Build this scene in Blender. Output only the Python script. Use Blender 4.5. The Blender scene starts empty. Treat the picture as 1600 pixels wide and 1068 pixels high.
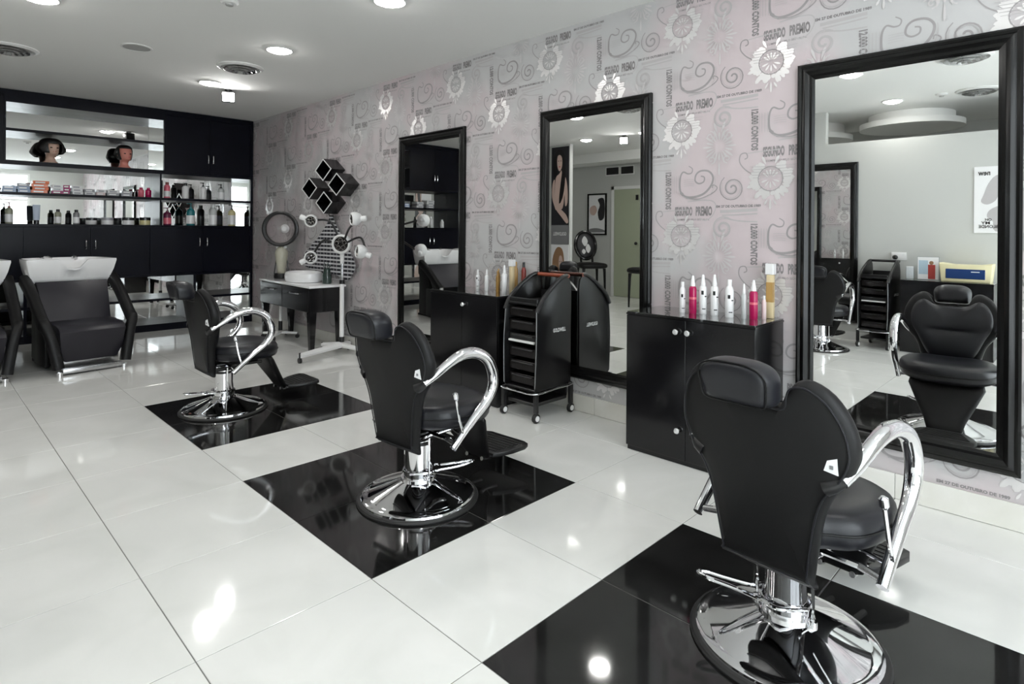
import bpy, bmesh, math, random
from mathutils import Vector, Matrix, Euler
random.seed(7)
PI = math.pi
S = bpy.context.scene
COL = S.collection

# ------------------------------------------------------------------ camera
YAW, ROLL, CAMH = 0.7786, 0.0070, 1.286
cam_d = bpy.data.cameras.new('camera')
cam_d.sensor_width = 36.0
cam_d.lens = 933.4 * 36.0 / 1600.0
cam_d.shift_y = -(534.0 - 359.45) / 1600.0
cam_d.clip_start = 0.05
cam = bpy.data.objects.new('camera', cam_d)
COL.objects.link(cam)
fwd = Vector((math.cos(YAW), math.sin(YAW), 0))
rgt = Vector((math.sin(YAW), -math.cos(YAW), 0))
upv = Vector((0, 0, 1))
r2 = rgt * math.cos(ROLL) + upv * math.sin(ROLL)
u2 = upv * math.cos(ROLL) - rgt * math.sin(ROLL)
M = Matrix((r2, u2, -fwd)).transposed().to_4x4()
M.translation = Vector((0, 0, CAMH))
cam.matrix_world = M
S.camera = cam

# ------------------------------------------------------------------ world, exposure
W = bpy.data.worlds.new('world')
S.world = W
W.use_nodes = True
bg = W.node_tree.nodes['Background']
bg.inputs[0].default_value = (0.92, 0.96, 1.0, 1)
bg.inputs[1].default_value = 6.0
S.view_settings.view_transform = 'Standard'
S.view_settings.look = 'None'
S.view_settings.gamma = 1.0
S.view_settings.use_curve_mapping = False
S.view_settings.exposure = 0.33
S.cycles.caustics_reflective = False
S.cycles.caustics_refractive = False
S.cycles.sample_clamp_indirect = 6.0
S.cycles.max_bounces = 14
S.cycles.diffuse_bounces = 6
S.cycles.glossy_bounces = 8
LAMP = 62.0          # downlight lens radiance
FLOOD = 90.0         # floodlight lens radiance

# ------------------------------------------------------------------ room numbers
XR, XL, XP = 3.381, -3.10, -1.23
YB, YF = 8.75, -2.30
ZC = 2.772
YC = 8.37            # front of the wall unit on the back wall

# ------------------------------------------------------------------ materials
MATS = {}
def pset(b, key, val):
    if key in b.inputs:
        b.inputs[key].default_value = val
def mat(name, col, rough=0.5, metal=0.0, spec=0.5, emit=None, estr=0.0, coat=0.0, trans=0.0, alpha=1.0, ior=None, sheen=0.0):
    m = bpy.data.materials.new(name); m.use_nodes = True
    b = m.node_tree.nodes['Principled BSDF']
    pset(b, 'Base Color', (*col, 1)); pset(b, 'Roughness', rough); pset(b, 'Metallic', metal)
    pset(b, 'Specular IOR Level', spec); pset(b, 'Coat Weight', coat); pset(b, 'Coat Roughness', 0.05)
    pset(b, 'Transmission Weight', trans); pset(b, 'Alpha', alpha)
    if ior: pset(b, 'IOR', ior)
    if emit: pset(b, 'Emission Color', (*emit, 1)); pset(b, 'Emission Strength', estr)
    MATS[name] = m
    return m
def nodes(m): return m.node_tree.nodes, m.node_tree.links, m.node_tree.nodes['Principled BSDF']
def noise_mix(m, c1, c2, scale, detail=4, lo=0.35, hi=0.65, coord='Object', rnd=False, dist=0.0, rough=None, bump=0.0):
    N, L, b = nodes(m)
    tc = N.new('ShaderNodeTexCoord'); nz = N.new('ShaderNodeTexNoise'); cr = N.new('ShaderNodeValToRGB')
    nz.inputs['Scale'].default_value = scale; nz.inputs['Detail'].default_value = detail
    nz.inputs['Distortion'].default_value = dist
    if rnd:
        oi = N.new('ShaderNodeObjectInfo'); ml = N.new('ShaderNodeMath'); ml.operation = 'MULTIPLY'; ml.inputs[1].default_value = 40
        ad = N.new('ShaderNodeVectorMath'); ad.operation = 'ADD'
        L.new(oi.outputs['Random'], ml.inputs[0]); L.new(tc.outputs[coord], ad.inputs[0]); L.new(ml.outputs[0], ad.inputs[1])
        L.new(ad.outputs[0], nz.inputs['Vector'])
    else:
        L.new(tc.outputs[coord], nz.inputs['Vector'])
    cr.color_ramp.elements[0].position = lo; cr.color_ramp.elements[1].position = hi
    cr.color_ramp.elements[0].color = (*c1, 1); cr.color_ramp.elements[1].color = (*c2, 1)
    L.new(nz.outputs[0], cr.inputs[0]); L.new(cr.outputs[0], b.inputs['Base Color'])
    if bump:
        bp = N.new('ShaderNodeBump'); bp.inputs['Strength'].default_value = bump; bp.inputs['Distance'].default_value = 0.002
        L.new(nz.outputs[0], bp.inputs['Height']); L.new(bp.outputs[0], b.inputs['Normal'])
    return m
def leather(name, col, rough, spec):
    m = mat(name, col, rough, spec=spec)
    N, L, b = nodes(m)
    tc = N.new('ShaderNodeTexCoord'); v = N.new('ShaderNodeTexVoronoi'); v.inputs['Scale'].default_value = 420
    bp = N.new('ShaderNodeBump'); bp.inputs['Strength'].default_value = 0.12; bp.inputs['Distance'].default_value = 0.0006
    L.new(tc.outputs['Object'], v.inputs['Vector']); L.new(v.outputs['Distance'], bp.inputs['Height']); L.new(bp.outputs[0], b.inputs['Normal'])
    return m

leather('leather', (0.010, 0.0105, 0.014), 0.36, 0.4)
leather('leather_back', (0.007, 0.007, 0.0075), 0.45, 0.25)
leather('leather_grey', (0.016, 0.015, 0.021), 0.38, 0.4)
mat('chrome', (0.86, 0.86, 0.88), 0.045, 1.0)
mat('steel', (0.55, 0.55, 0.56), 0.25, 1.0)
mat('black_plastic', (0.010, 0.010, 0.011), 0.32)
mat('black_matte', (0.008, 0.008, 0.009), 0.6)
mat('trolley_black', (0.006, 0.006, 0.0065), 0.3, spec=0.3)
mat('strip', (0.25, 0.25, 0.25), 0.35, 0.6)
mat('rubber', (0.012, 0.012, 0.012), 0.55)
mat('white_plastic', (0.82, 0.82, 0.82), 0.3)
mat('white_gloss', (0.86, 0.86, 0.87), 0.08, coat=0.3)
mat('white_paint', (0.78, 0.78, 0.77), 0.6)
mat('mirror', (0.90, 0.91, 0.90), 0.0, 1.0)
mat('frame_black', (0.004, 0.004, 0.004), 0.2, spec=0.3)
mat('lacquer_black', (0.006, 0.006, 0.007), 0.16)
mat('glass_top', (0.010, 0.011, 0.011), 0.02, coat=1.0)
noise_mix(mat('laminate', (0.003, 0.003, 0.007), 0.3, spec=0.14), (0.003, 0.0034, 0.007), (0.0045, 0.005, 0.010), 6)
mat('knob', (0.9, 0.9, 0.9), 0.1, 0.6)
mat('ceiling', (0.88, 0.88, 0.86), 0.8)
mat('wall_grey', (0.56, 0.57, 0.55), 0.7)
mat('grout', (0.17, 0.17, 0.16), 0.8)
noise_mix(mat('tile_white', (0.8, 0.8, 0.78), 0.07, spec=0.55), (0.74, 0.745, 0.72), (0.82, 0.82, 0.80), 2.2, detail=6, rnd=True, dist=1.2, lo=0.3, hi=0.7)
noise_mix(mat('tile_black', (0.012, 0.012, 0.012), 0.06, spec=0.5), (0.008, 0.008, 0.008), (0.016, 0.016, 0.016), 5, rnd=True, dist=0.6)
noise_mix(mat('tile_skirt', (0.7, 0.69, 0.66), 0.12), (0.66, 0.65, 0.60), (0.76, 0.75, 0.72), 2.2, detail=6, rnd=True, dist=1.0)
noise_mix(mat('wallpaper', (0.5, 0.48, 0.49), 0.5), (0.505, 0.50, 0.505), (0.56, 0.485, 0.505), 1.6, detail=5, lo=0.42, hi=0.6)
mat('print_dark', (0.24, 0.225, 0.23), 0.5)
mat('print_mid', (0.33, 0.31, 0.315), 0.5)
mat('print_light', (0.46, 0.44, 0.445), 0.5)
mat('print_pearl', (0.74, 0.72, 0.72), 0.30, 0.35)
mat('print_faint', (0.585, 0.56, 0.565), 0.4, 0.06)
mat('lamp_lens', (1, 1, 1), 0.4, emit=(1.0, 0.985, 0.95), estr=LAMP)
mat('flood_lens', (1, 1, 1), 0.4, emit=(1.0, 0.99, 0.97), estr=FLOOD)
mat('fixture_white', (0.75, 0.75, 0.74), 0.35)
mat('vent_grey', (0.42, 0.42, 0.41), 0.5)
mat('brown_wood', (0.30, 0.07, 0.035), 0.35)
mat('grille_dark', (0.015, 0.013, 0.013), 0.25, 0.3)
mat('filament', (0.35, 0.33, 0.32), 0.2, 1.0)
mat('glass', (1, 1, 1), 0.02, trans=1.0, ior=1.45)
mat('smoke_dome', (0.42, 0.36, 0.37), 0.08, alpha=0.45)
mat('amber_tank', (0.66, 0.64, 0.52), 0.2, alpha=0.6)
mat('skin_pale', (0.62, 0.42, 0.33), 0.45)
mat('skin_red', (0.66, 0.25, 0.20), 0.45)
mat('lips', (0.50, 0.06, 0.08), 0.35)
mat('eye_dark', (0.03, 0.02, 0.02), 0.2)
noise_mix(mat('hair', (0.006, 0.005, 0.005), 0.45), (0.004, 0.004, 0.004), (0.012, 0.010, 0.010), 60, bump=0.4)
mat('vase_glass', (0.025, 0.045, 0.038), 0.06, coat=0.5)
mat('cream', (0.78, 0.72, 0.46), 0.35)
mat('navy', (0.02, 0.05, 0.16), 0.15)
mat('paper_white', (0.85, 0.85, 0.86), 0.5)
mat('paper_grey', (0.23, 0.23, 0.24), 0.5)
mat('ink_black', (0.012, 0.012, 0.012), 0.5)
mat('ink_blue', (0.45, 0.58, 0.68), 0.5)
mat('photo_dark', (0.018, 0.018, 0.022), 0.4)
mat('photo_skin', (0.62, 0.46, 0.40), 0.5)
mat('photo_pink', (0.72, 0.48, 0.48), 0.5)
mat('photo_silver', (0.50, 0.48, 0.49), 0.5)
mat('photo_brown', (0.30, 0.17, 0.09), 0.5)
mat('photo_red', (0.45, 0.06, 0.05), 0.5)
mat('door_glass', (0.42, 0.46, 0.34), 0.25, spec=0.5)
mat('yellow_tape', (0.62, 0.62, 0.42), 0.5)
def colm(key, col, rough=0.25, **k):
    if key not in MATS: mat(key, col, rough, **k)
    return key
for k_, c_ in dict(magenta=(0.42, 0.006, 0.085), bwhite=(0.84, 0.84, 0.85), gold=(0.45, 0.28, 0.10), goldpale=(0.70, 0.58, 0.36),
                   amber=(0.36, 0.20, 0.05), redbrown=(0.22, 0.035, 0.03), teal=(0.02, 0.19, 0.22), plum=(0.13, 0.02, 0.06),
                   pinkb=(0.75, 0.16, 0.22), greyb=(0.26, 0.26, 0.27), darkgrey=(0.10, 0.10, 0.10), olive=(0.33, 0.34, 0.26),
                   yellowb=(0.62, 0.56, 0.30), pinkpale=(0.72, 0.58, 0.58), bluebox=(0.28, 0.36, 0.52), orangebox=(0.80, 0.19, 0.07),
                   magbox=(0.36, 0.03, 0.15), whitebox=(0.76, 0.76, 0.77), greybox=(0.34, 0.34, 0.37), mauve=(0.50, 0.38, 0.44),
                   bluetube=(0.52, 0.60, 0.74), clearb=(0.55, 0.57, 0.57), capblack=(0.012, 0.012, 0.014)).items():
    mat(k_, c_, 0.22)

# cape check material
def check_mat():
    m = mat('check_cloth', (0.02, 0.02, 0.02), 0.7)
    N, L, b = nodes(m)
    tc = N.new('ShaderNodeTexCoord'); sp = N.new('ShaderNodeSeparateXYZ')
    L.new(tc.outputs['Object'], sp.inputs[0])
    def saw(out, per, thr):
        d = N.new('ShaderNodeMath'); d.operation = 'DIVIDE'; d.inputs[1].default_value = per
        f = N.new('ShaderNodeMath'); f.operation = 'FRACT'
        g = N.new('ShaderNodeMath'); g.operation = 'GREATER_THAN'; g.inputs[1].default_value = thr
        L.new(out, d.inputs[0]); L.new(d.outputs[0], f.inputs[0]); L.new(f.outputs[0], g.inputs[0]); return g.outputs[0]
    a = saw(sp.outputs['Z'], 0.043, 0.58); c = saw(sp.outputs['Y'], 0.075, 0.80)
    mx = N.new('ShaderNodeMath'); mx.operation = 'MAXIMUM'
    L.new(a, mx.inputs[0])
    c2 = N.new('ShaderNodeMath'); c2.operation = 'MULTIPLY'; c2.inputs[1].default_value = 0.45
    L.new(c, c2.inputs[0]); L.new(c2.outputs[0], mx.inputs[1])
    cr = N.new('ShaderNodeValToRGB'); cr.color_ramp.elements[0].color = (0.012, 0.012, 0.02, 1); cr.color_ramp.elements[1].color = (0.62, 0.62, 0.64, 1)
    L.new(mx.outputs[0], cr.inputs[0]); L.new(cr.outputs[0], b.inputs['Base Color'])
check_mat()
# thin window glass: mostly clear with a sheen
def pane_mat(name, tint, gl):
    m = bpy.data.materials.new(name); m.use_nodes = True; MATS[name] = m
    N, L = m.node_tree.nodes, m.node_tree.links
    for n in list(N):
        if n.type != 'OUTPUT_MATERIAL': N.remove(n)
    t = N.new('ShaderNodeBsdfTransparent'); t.inputs[0].default_value = (*tint, 1)
    g = N.new('ShaderNodeBsdfGlossy'); g.inputs['Roughness'].default_value = 0.01
    mx = N.new('ShaderNodeMixShader'); mx.inputs[0].default_value = gl
    L.new(t.outputs[0], mx.inputs[1]); L.new(g.outputs[0], mx.inputs[2]); L.new(mx.outputs[0], [n for n in N if n.type == 'OUTPUT_MATERIAL'][0].inputs[0])
pane_mat('pane', (0.96, 0.98, 0.98), 0.06)
pane_mat('acrylic', (0.90, 0.93, 0.94), 0.12)

# ------------------------------------------------------------------ mesh helpers
def T(bm, vs, mtx):
    if mtx is not None: bmesh.ops.transform(bm, matrix=mtx, verts=vs)
def setmi(faces, mi):
    for f in faces: f.material_index = mi
def box(bm, x0, x1, y0, y1, z0, z1, mi=0, bev=0.0, seg=2, mtx=None):
    g = bmesh.ops.create_cube(bm, size=1.0)
    vs = g['verts']
    bmesh.ops.scale(bm, vec=(abs(x1-x0), abs(y1-y0), abs(z1-z0)), verts=vs)
    bmesh.ops.translate(bm, vec=((x0+x1)/2, (y0+y1)/2, (z0+z1)/2), verts=vs)
    fs = list({f for v in vs for f in v.link_faces})
    if bev > 0:
        es = list({e for v in vs for e in v.link_edges})
        r = bmesh.ops.bevel(bm, geom=es, offset=bev, segments=seg, profile=0.5, affect='EDGES')
        fs = list({f for v in r['verts'] for f in v.link_faces} | set(f for f in fs if f.is_valid))
        vs = list({v for f in fs for v in f.verts})
    setmi(fs, mi)
    T(bm, vs, mtx)
    return vs
def lathe(bm, prof, seg=24, mi=0, c=(0, 0, 0), mtx=None):
    rings = []; allv = []
    for r, z in prof:
        if r < 1e-6:
            v = bm.verts.new((c[0], c[1], c[2]+z)); rings.append([v]); allv.append(v)
        else:
            ring = [bm.verts.new((c[0]+r*math.cos(2*PI*i/seg), c[1]+r*math.sin(2*PI*i/seg), c[2]+z)) for i in range(seg)]
            rings.append(ring); allv += ring
    for a, b in zip(rings, rings[1:]):
        for i in range(seg):
            j = (i+1) % seg
            if len(a) == 1 and len(b) == 1: continue
            if len(a) == 1: f = bm.faces.new((a[0], b[j], b[i]))
            elif len(b) == 1: f = bm.faces.new((a[i], a[j], b[0]))
            else: f = bm.faces.new((a[i], a[j], b[j], b[i]))
            f.material_index = mi
    T(bm, allv, mtx)
    return allv
def tube(bm, pts, rad, seg=10, mi=0, closed=False, caps=True, sx=1.0):
    pts = [Vector(p) for p in pts]; n = len(pts)
    if not hasattr(rad, '__len__'): rad = [rad]*n
    rings = []; prev = None
    for k, p in enumerate(pts):
        if closed: t = (pts[(k+1) % n]-pts[k-1])
        else: t = pts[min(k+1, n-1)]-pts[max(k-1, 0)]
        t.normalize()
        if prev is None:
            ref = Vector((0, 0, 1)) if abs(t.z) < 0.9 else Vector((1, 0, 0))
            a = t.cross(ref).normalized()
        else:
            a = (prev - t*prev.dot(t))
            a = a.normalized() if a.length > 1e-6 else t.orthogonal().normalized()
        b = t.cross(a); prev = a
        rings.append([bm.verts.new(p + (a*math.cos(2*PI*i/seg)*sx + b*math.sin(2*PI*i/seg))*rad[k]) for i in range(seg)])
    pairs = list(zip(rings, rings[1:])) + ([(rings[-1], rings[0])] if closed else [])
    for a, b in pairs:
        for i in range(seg):
            j = (i+1) % seg
            bm.faces.new((a[i], a[j], b[j], b[i])).material_index = mi
    if caps and not closed:
        bm.faces.new(rings[0][::-1]).material_index = mi
        bm.faces.new(rings[-1]).material_index = mi
    return [v for r in rings for v in r]
def smooth_path(pts, n=6, closed=False):
    P = [Vector(p) for p in pts]; out = []; N = len(P)
    rng = range(N) if closed else range(N-1)
    for i in rng:
        if closed: p0, p1, p2, p3 = P[i-1], P[i], P[(i+1) % N], P[(i+2) % N]
        else: p0, p1, p2, p3 = P[max(i-1, 0)], P[i], P[i+1], P[min(i+2, N-1)]
        for k in range(n):
            t = k/n
            out.append(0.5*((2*p1)+(p2-p0)*t+(2*p0-5*p1+4*p2-p3)*t*t+(3*p1-p0-3*p2+p3)*t**3))
    if not closed: out.append(P[-1])
    return out
def lerp_list(vals, n):
    out = []
    for i in range(n):
        t = i/(n-1)*(len(vals)-1); k = min(int(t), len(vals)-2); out.append(vals[k]*(1-(t-k))+vals[k+1]*(t-k))
    return out
def prism(bm, poly, f, a, b, mi=0, bev=0.0):
    # poly: 2-D points; f(p, t) -> 3-D point, extruded from t=a to t=b
    A = [bm.verts.new(f(p, a)) for p in poly]; B = [bm.verts.new(f(p, b)) for p in poly]
    fs = [bm.faces.new(A[::-1]), bm.faces.new(B)]
    n = len(poly)
    for i in range(n):
        j = (i+1) % n
        fs.append(bm.faces.new((A[i], A[j], B[j], B[i])))
    setmi(fs, mi)
    if bev > 0:
        es = [e for e in {e for f_ in fs[:2] for e in f_.edges}]
        bmesh.ops.bevel(bm, geom=es, offset=bev, segments=2, profile=0.5, affect='EDGES')
    return A+B
def pillow(bm, outline, c, tf, tr, f, mi=0, pf=6, pr=8, rings=(0.0, 0.3, 0.55, 0.75, 0.88, 0.95, 0.985, 1.0)):
    # rounded cushion: outline (2-D, star-shaped about c), depth tf one way and tr the other, f(a, b, d) -> 3-D
    n = len(outline); front = []; back = []
    for s in rings:
        df = tf*max(0.0, 1-s**pf)**0.5; db = -tr*max(0.0, 1-s**pr)**0.5
        if s == 0:
            front.append([bm.verts.new(f(c[0], c[1], df))]); back.append([bm.verts.new(f(c[0], c[1], db))]); continue
        pts = [(c[0]+(p[0]-c[0])*s, c[1]+(p[1]-c[1])*s) for p in outline]
        fr = [bm.verts.new(f(p[0], p[1], df)) for p in pts]
        front.append(fr)
        back.append(fr if s == 1.0 else [bm.verts.new(f(p[0], p[1], db)) for p in pts])
    for L_, flip in ((front, False), (back, True)):
        for a, b in zip(L_, L_[1:]):
            for i in range(n):
                j = (i+1) % n
                q = (a[0], b[i], b[j]) if len(a) == 1 else (a[i], b[i], b[j], a[j])
                bm.faces.new(q[::-1] if flip else q).material_index = mi
def disc(bm, c, r, nrm, seg=24, mi=0):
    n = Vector(nrm).normalized(); a = n.orthogonal().normalized(); b = n.cross(a)
    vs = [bm.verts.new(Vector(c)+a*r*math.cos(2*PI*i/seg)+b*r*math.sin(2*PI*i/seg)) for i in range(seg)]
    bm.faces.new(vs).material_index = mi
def sphere(bm, c, r, mi=0, sub=2, sc=(1, 1, 1), mtx=None):
    g = bmesh.ops.create_icosphere(bm, subdivisions=sub, radius=r)
    vs = g['verts']; bmesh.ops.scale(bm, vec=sc, verts=vs); bmesh.ops.translate(bm, vec=c, verts=vs)
    setmi({f for v in vs for f in v.link_faces}, mi); T(bm, vs, mtx)
    return vs
def NB(): return bmesh.new()
def obj(name, bm, mats, parent=None, loc=None, rotz=0.0, sharp=0.6, recalc=True):
    if recalc: bmesh.ops.recalc_face_normals(bm, faces=bm.faces)
    for f in bm.faces: f.smooth = True
    for e in bm.edges:
        if len(e.link_faces) != 2 or e.calc_face_angle(0.0) > sharp: e.smooth = False
    me = bpy.data.meshes.new(name); bm.to_mesh(me); bm.free()
    for m in (mats if isinstance(mats, (list, tuple)) else [mats]): me.materials.append(MATS[m])
    o = bpy.data.objects.new(name, me); COL.objects.link(o)
    if parent is not None: o.parent = parent
    if loc is not None: o.location = loc
    if rotz: o.rotation_euler = (0, 0, rotz)
    return o
def tag(o, label, cat, group=None):
    o['label'] = label; o['category'] = cat
    if group: o['group'] = group
    return o
def thing(name, label, cat, loc=(0, 0, 0), rotz=0.0, group=None):
    o = bpy.data.objects.new(name, None); COL.objects.link(o)
    o.empty_display_size = 0.1; o.location = loc; o.rotation_euler = (0, 0, rotz)
    return tag(o, label, cat, group)
def struct(name, bm, mats, parent=None):
    o = obj(name, bm, mats, parent)
    if parent is None: o['kind'] = 'structure'
    return o
def dup(root, loc, rotz, label, group=None):
    r = root.copy(); COL.objects.link(r); r.location = loc; r.rotation_euler = (0, 0, rotz); r['label'] = label
    if group: r['group'] = group
    for ch in list(root.children):
        c = ch.copy(); COL.objects.link(c); c.parent = r
        for g in list(ch.children):
            d = g.copy(); COL.objects.link(d); d.parent = c
    return r
def text_geo(s, size=1.0, xs=1.0, bold=0.0, align='LEFT', spacing=1.0):
    cu = bpy.data.curves.new('t', 'FONT'); cu.body = s; cu.size = size; cu.align_x = align
    cu.resolution_u = 2; cu.offset = bold; cu.space_character = spacing
    o = bpy.data.objects.new('t', cu); COL.objects.link(o)
    dg = bpy.context.evaluated_depsgraph_get(); dg.update()
    me = bpy.data.meshes.new_from_object(o.evaluated_get(dg))
    vs = [(v.co.x*xs, v.co.y) for v in me.vertices]; fs = [tuple(p.vertices) for p in me.polygons]
    bpy.data.objects.remove(o); bpy.data.curves.remove(cu); bpy.data.meshes.remove(me)
    return vs, fs
def flat(bm, vs, fs, f, mi=0):
    V = [bm.verts.new(f(*p)) for p in vs]
    for q in fs:
        try: bm.faces.new([V[i] for i in q]).material_index = mi
        except ValueError: pass
def bm_from(vs, fs):
    bm = NB(); V = [bm.verts.new(v) for v in vs]
    for q in fs: bm.faces.new([V[i] for i in q])
    return bm

# ================================================================== THE SETTING
# floor: grout bed with every tile its own piece
bm = NB(); box(bm, XL, XR+0.1, YF, YB, -0.06, -0.002); floor = struct('floor', bm, 'grout')
GX, GY, TS, GAP = 1.2094, 1.9067, 0.6, 0.0032
tile_mesh = {}
def tile_me(w, d, m):
    key = (round(w, 4), round(d, 4), m)
    if key not in tile_mesh:
        bm = NB(); box(bm, -w/2, w/2, -d/2, d/2, -0.008, 0.0)
        es = [e for e in bm.edges if all(abs(v.co.z) < 1e-5 for v in e.verts)]
        bmesh.ops.bevel(bm, geom=es, offset=0.0012, segments=1, affect='EDGES')
        me = bpy.data.meshes.new('tile'); bm.to_mesh(me); bm.free(); me.materials.append(MATS[m]); tile_mesh[key] = me
    return tile_mesh[key]
for i in range(-8, 5):
    for j in range(-8, 13):
        x0, x1 = GX+i*TS, GX+(i+1)*TS; y0, y1 = GY+j*TS, GY+(j+1)*TS
        x0, x1 = max(x0, XL), min(x1, XR); y0, y1 = max(y0, YF), min(y1, YB)
        if x1-x0 < 0.02 or y1-y0 < 0.02: continue
        black = i in (0, 1) and j in (-3, -2, 0, 1, 3, 4)
        o = bpy.data.objects.new('tile', tile_me(x1-x0-GAP, y1-y0-GAP, 'tile_black' if black else 'tile_white'))
        o.location = ((x0+x1)/2, (y0+y1)/2, 0); o.parent = floor; COL.objects.link(o)
bm = NB(); box(bm, XL-0.1, XR+0.1, YF-0.1, YB+0.1, ZC, ZC+0.1); struct('ceiling', bm, 'ceiling')
bm = NB(); box(bm, XR, XR+0.1, YF-0.1, YB+0.1, -0.06, ZC); wall_right = struct('wall_right', bm, 'wallpaper')
bm = NB(); box(bm, XL-0.1, XR, YB, YB+0.1, -0.06, ZC); struct('wall_back', bm, 'wall_grey')
bm = NB(); box(bm, XL-0.1, XL, YF, YB, -0.06, ZC); wall_left = struct('wall_left', bm, 'wall_grey')
# front wall with the shop window
WX0, WX1, WZ0, WZ1 = -1.15, 2.24, 0.10, 2.66
bm = NB()
box(bm, XL, WX0, YF-0.1, YF, -0.06, ZC); box(bm, WX1, XR, YF-0.1, YF, -0.06, ZC)
box(bm, WX0, WX1, YF-0.1, YF, -0.06, WZ0); box(bm, WX0, WX1, YF-0.1, YF, WZ1, ZC)
struct('wall_front', bm, 'wall_grey')
bm = NB()
for x in (WX0, WX0+0.98, WX1-1.02, WX1-0.05): box(bm, x, x+0.05, YF-0.08, YF-0.02, WZ0, WZ1)
for z in (WZ0, WZ1-0.05, 1.95): box(bm, WX0, WX1, YF-0.079, YF-0.021, z, z+0.05)
win = struct('window_1', bm, 'fixture_white')
for k, (a, b) in enumerate(((WX0+0.05, WX0+0.98), (WX0+1.03, WX1-1.02), (WX1-0.97, WX1-0.05))):
    for z0, z1 in ((WZ0+0.05, 1.95), (2.0, WZ1-0.05)):
        bm = NB(); box(bm, a, b, YF-0.053, YF-0.047, z0, z1); obj('pane', bm, 'pane', win)
# partition opposite the mirrors, not reaching the ceiling
bm = NB(); box(bm, XP-0.1, XP, YF, 3.30, -0.06, 2.37); struct('wall_partition', bm, 'wall_grey')
bm = NB(); box(bm, XP-0.1, XP, 2.43, 2.57, 2.37, ZC); struct('trim_1', bm, 'wall_grey')
bm = NB(); box(bm, XP, XP+0.012, YF, 3.30, 0, 0.10); struct('baseboard_left', bm, 'white_paint')
# pillar carrying the posters
bm = NB(); box(bm, -1.33, -1.25, 6.50, 7.20, 0, ZC); struct('wall_pillar', bm, 'wall_grey')
# round dropped ceiling pieces behind the partition
for k, (x, y, r, z) in enumerate(((-2.15, 1.72, 0.56, 2.60), (-2.30, 2.95, 0.52, 2.56))):
    bm = NB(); lathe(bm, [(0, z), (r, z), (r, z+0.07), (r-0.10, z+0.07), (r-0.10, ZC), (0, ZC)], 40, 0, (x, y, 0))
    struct('trim_%d' % (k+2), bm, 'ceiling')
# bulkhead and dark transoms on the far left wall
bm = NB(); box(bm, XL, XL+0.55, 5.4, 8.0, 2.60, ZC); struct('trim_4', bm, 'ceiling')
# door on the far left wall
bm = NB()
box(bm, XL, XL+0.03, 6.20, 6.26, 0, 2.16); box(bm, XL, XL+0.03, 6.86, 6.92, 0, 2.16); box(bm, XL, XL+0.03, 6.20, 6.92, 2.10, 2.16)
door = struct('door_1', bm, 'white_paint')
bm = NB(); box(bm, XL+0.001, XL+0.02, 6.262, 6.858, 0.005, 2.098, bev=0.003, seg=1); obj('door_panel', bm, 'door_glass', door)
bm = NB(); sphere(bm, (XL+0.06, 6.33, 1.05), 0.032); tube(bm, [(XL+0.02, 6.33, 1.05), (XL+0.06, 6.33, 1.05)], 0.012); obj('door_knob', bm, 'black_plastic', door)
bm = NB(); box(bm, XL+0.02, XL+0.045, 6.30, 6.35, 1.88, 1.98, bev=0.004); obj('door_closer', bm, 'black_plastic', door)
for k, (a, b) in enumerate(((6.42, 6.70), (6.76, 7.05))):
    bm = NB(); box(bm, XL, XL+0.02, a-0.02, b+0.02, 2.38, 2.56); w = struct('window_%d' % (k+2), bm, 'white_paint')
    bm = NB(); box(bm, XL+0.018, XL+0.022, a, b, 2.40, 2.54); obj('pane', bm, 'black_matte', w)
# tiled skirting along the papered wall
bm = NB(); box(bm, XR-0.004, XR, YF, YC, 0, 0.118); base = struct('baseboard_right', bm, 'grout')
me_sk = None
for j in range(-8, 12):
    y0, y1 = max(GY+j*TS, YF), min(GY+(j+1)*TS, YC)
    if y1-y0 < 0.03: continue
    bm = NB(); box(bm, XR-0.012, XR-0.003, y0+0.001, y1-0.001, 0.002, 0.120, bev=0.0015, seg=1); obj('tile', bm, 'tile_skirt', base)

# ------------------------------------------------------------------ wallpaper print
def ribbon(pts, w):
    P = [Vector((p[0], p[1])) for p in pts]; n = len(P); vs = []; fs = []
    for k in range(n):
        t = P[min(k+1, n-1)]-P[max(k-1, 0)]; t.normalize(); nn = Vector((-t.y, t.x))
        ww = (w[0]+(w[1]-w[0])*k/(n-1))/2 if hasattr(w, '__len__') else w/2
        vs += [tuple(P[k]+nn*ww), tuple(P[k]-nn*ww)]
    for k in range(n-1): fs.append((2*k, 2*k+1, 2*k+3, 2*k+2))
    return vs, fs
def spiral(cx, cy, r0, r1, a0, turns, w, n=26, sgn=1):
    pts = []
    for k in range(n):
        t = k/(n-1); r = r0*(1-t)+r1*t; a = a0+sgn*turns*2*PI*t
        pts.append((cx+r*math.cos(a), cy+r*math.sin(a)))
    return ribbon(pts, w)
def petal(cx, cy, ang, r0, L_, w):
    ca, sa = math.cos(ang), math.sin(ang); vs = []
    for t, h in ((0, 0), (0.25, 0.6), (0.6, 1.0), (0.85, 0.75), (1.0, 0.0), (0.85, -0.75), (0.6, -1.0), (0.25, -0.6)):
        x = r0+t*L_; y = h*w/2; vs.append((cx+x*ca-y*sa, cy+x*sa+y*ca))
    return vs, [tuple(range(8))]
ELEM = []   # (verts, faces, material index)
def addE(vf, mi): ELEM.append((vf[0], vf[1], mi))
def shift(vf, dx, dy, rot=0.0):
    c, s = math.cos(rot), math.sin(rot)
    return [(x*c-y*s+dx, x*s+y*c+dy) for x, y in vf[0]], vf[1]
def fitw(vf, w, h):
    xs = [p[0] for p in vf[0]]; ys = [p[1] for p in vf[0]]
    sx = w/(max(xs)-min(xs)); sy = h/(max(ys)-min(ys))
    return [((x-min(xs))*sx, (y-min(ys))*sy) for x, y in vf[0]], vf[1]
k_ = 0.00123
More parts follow.
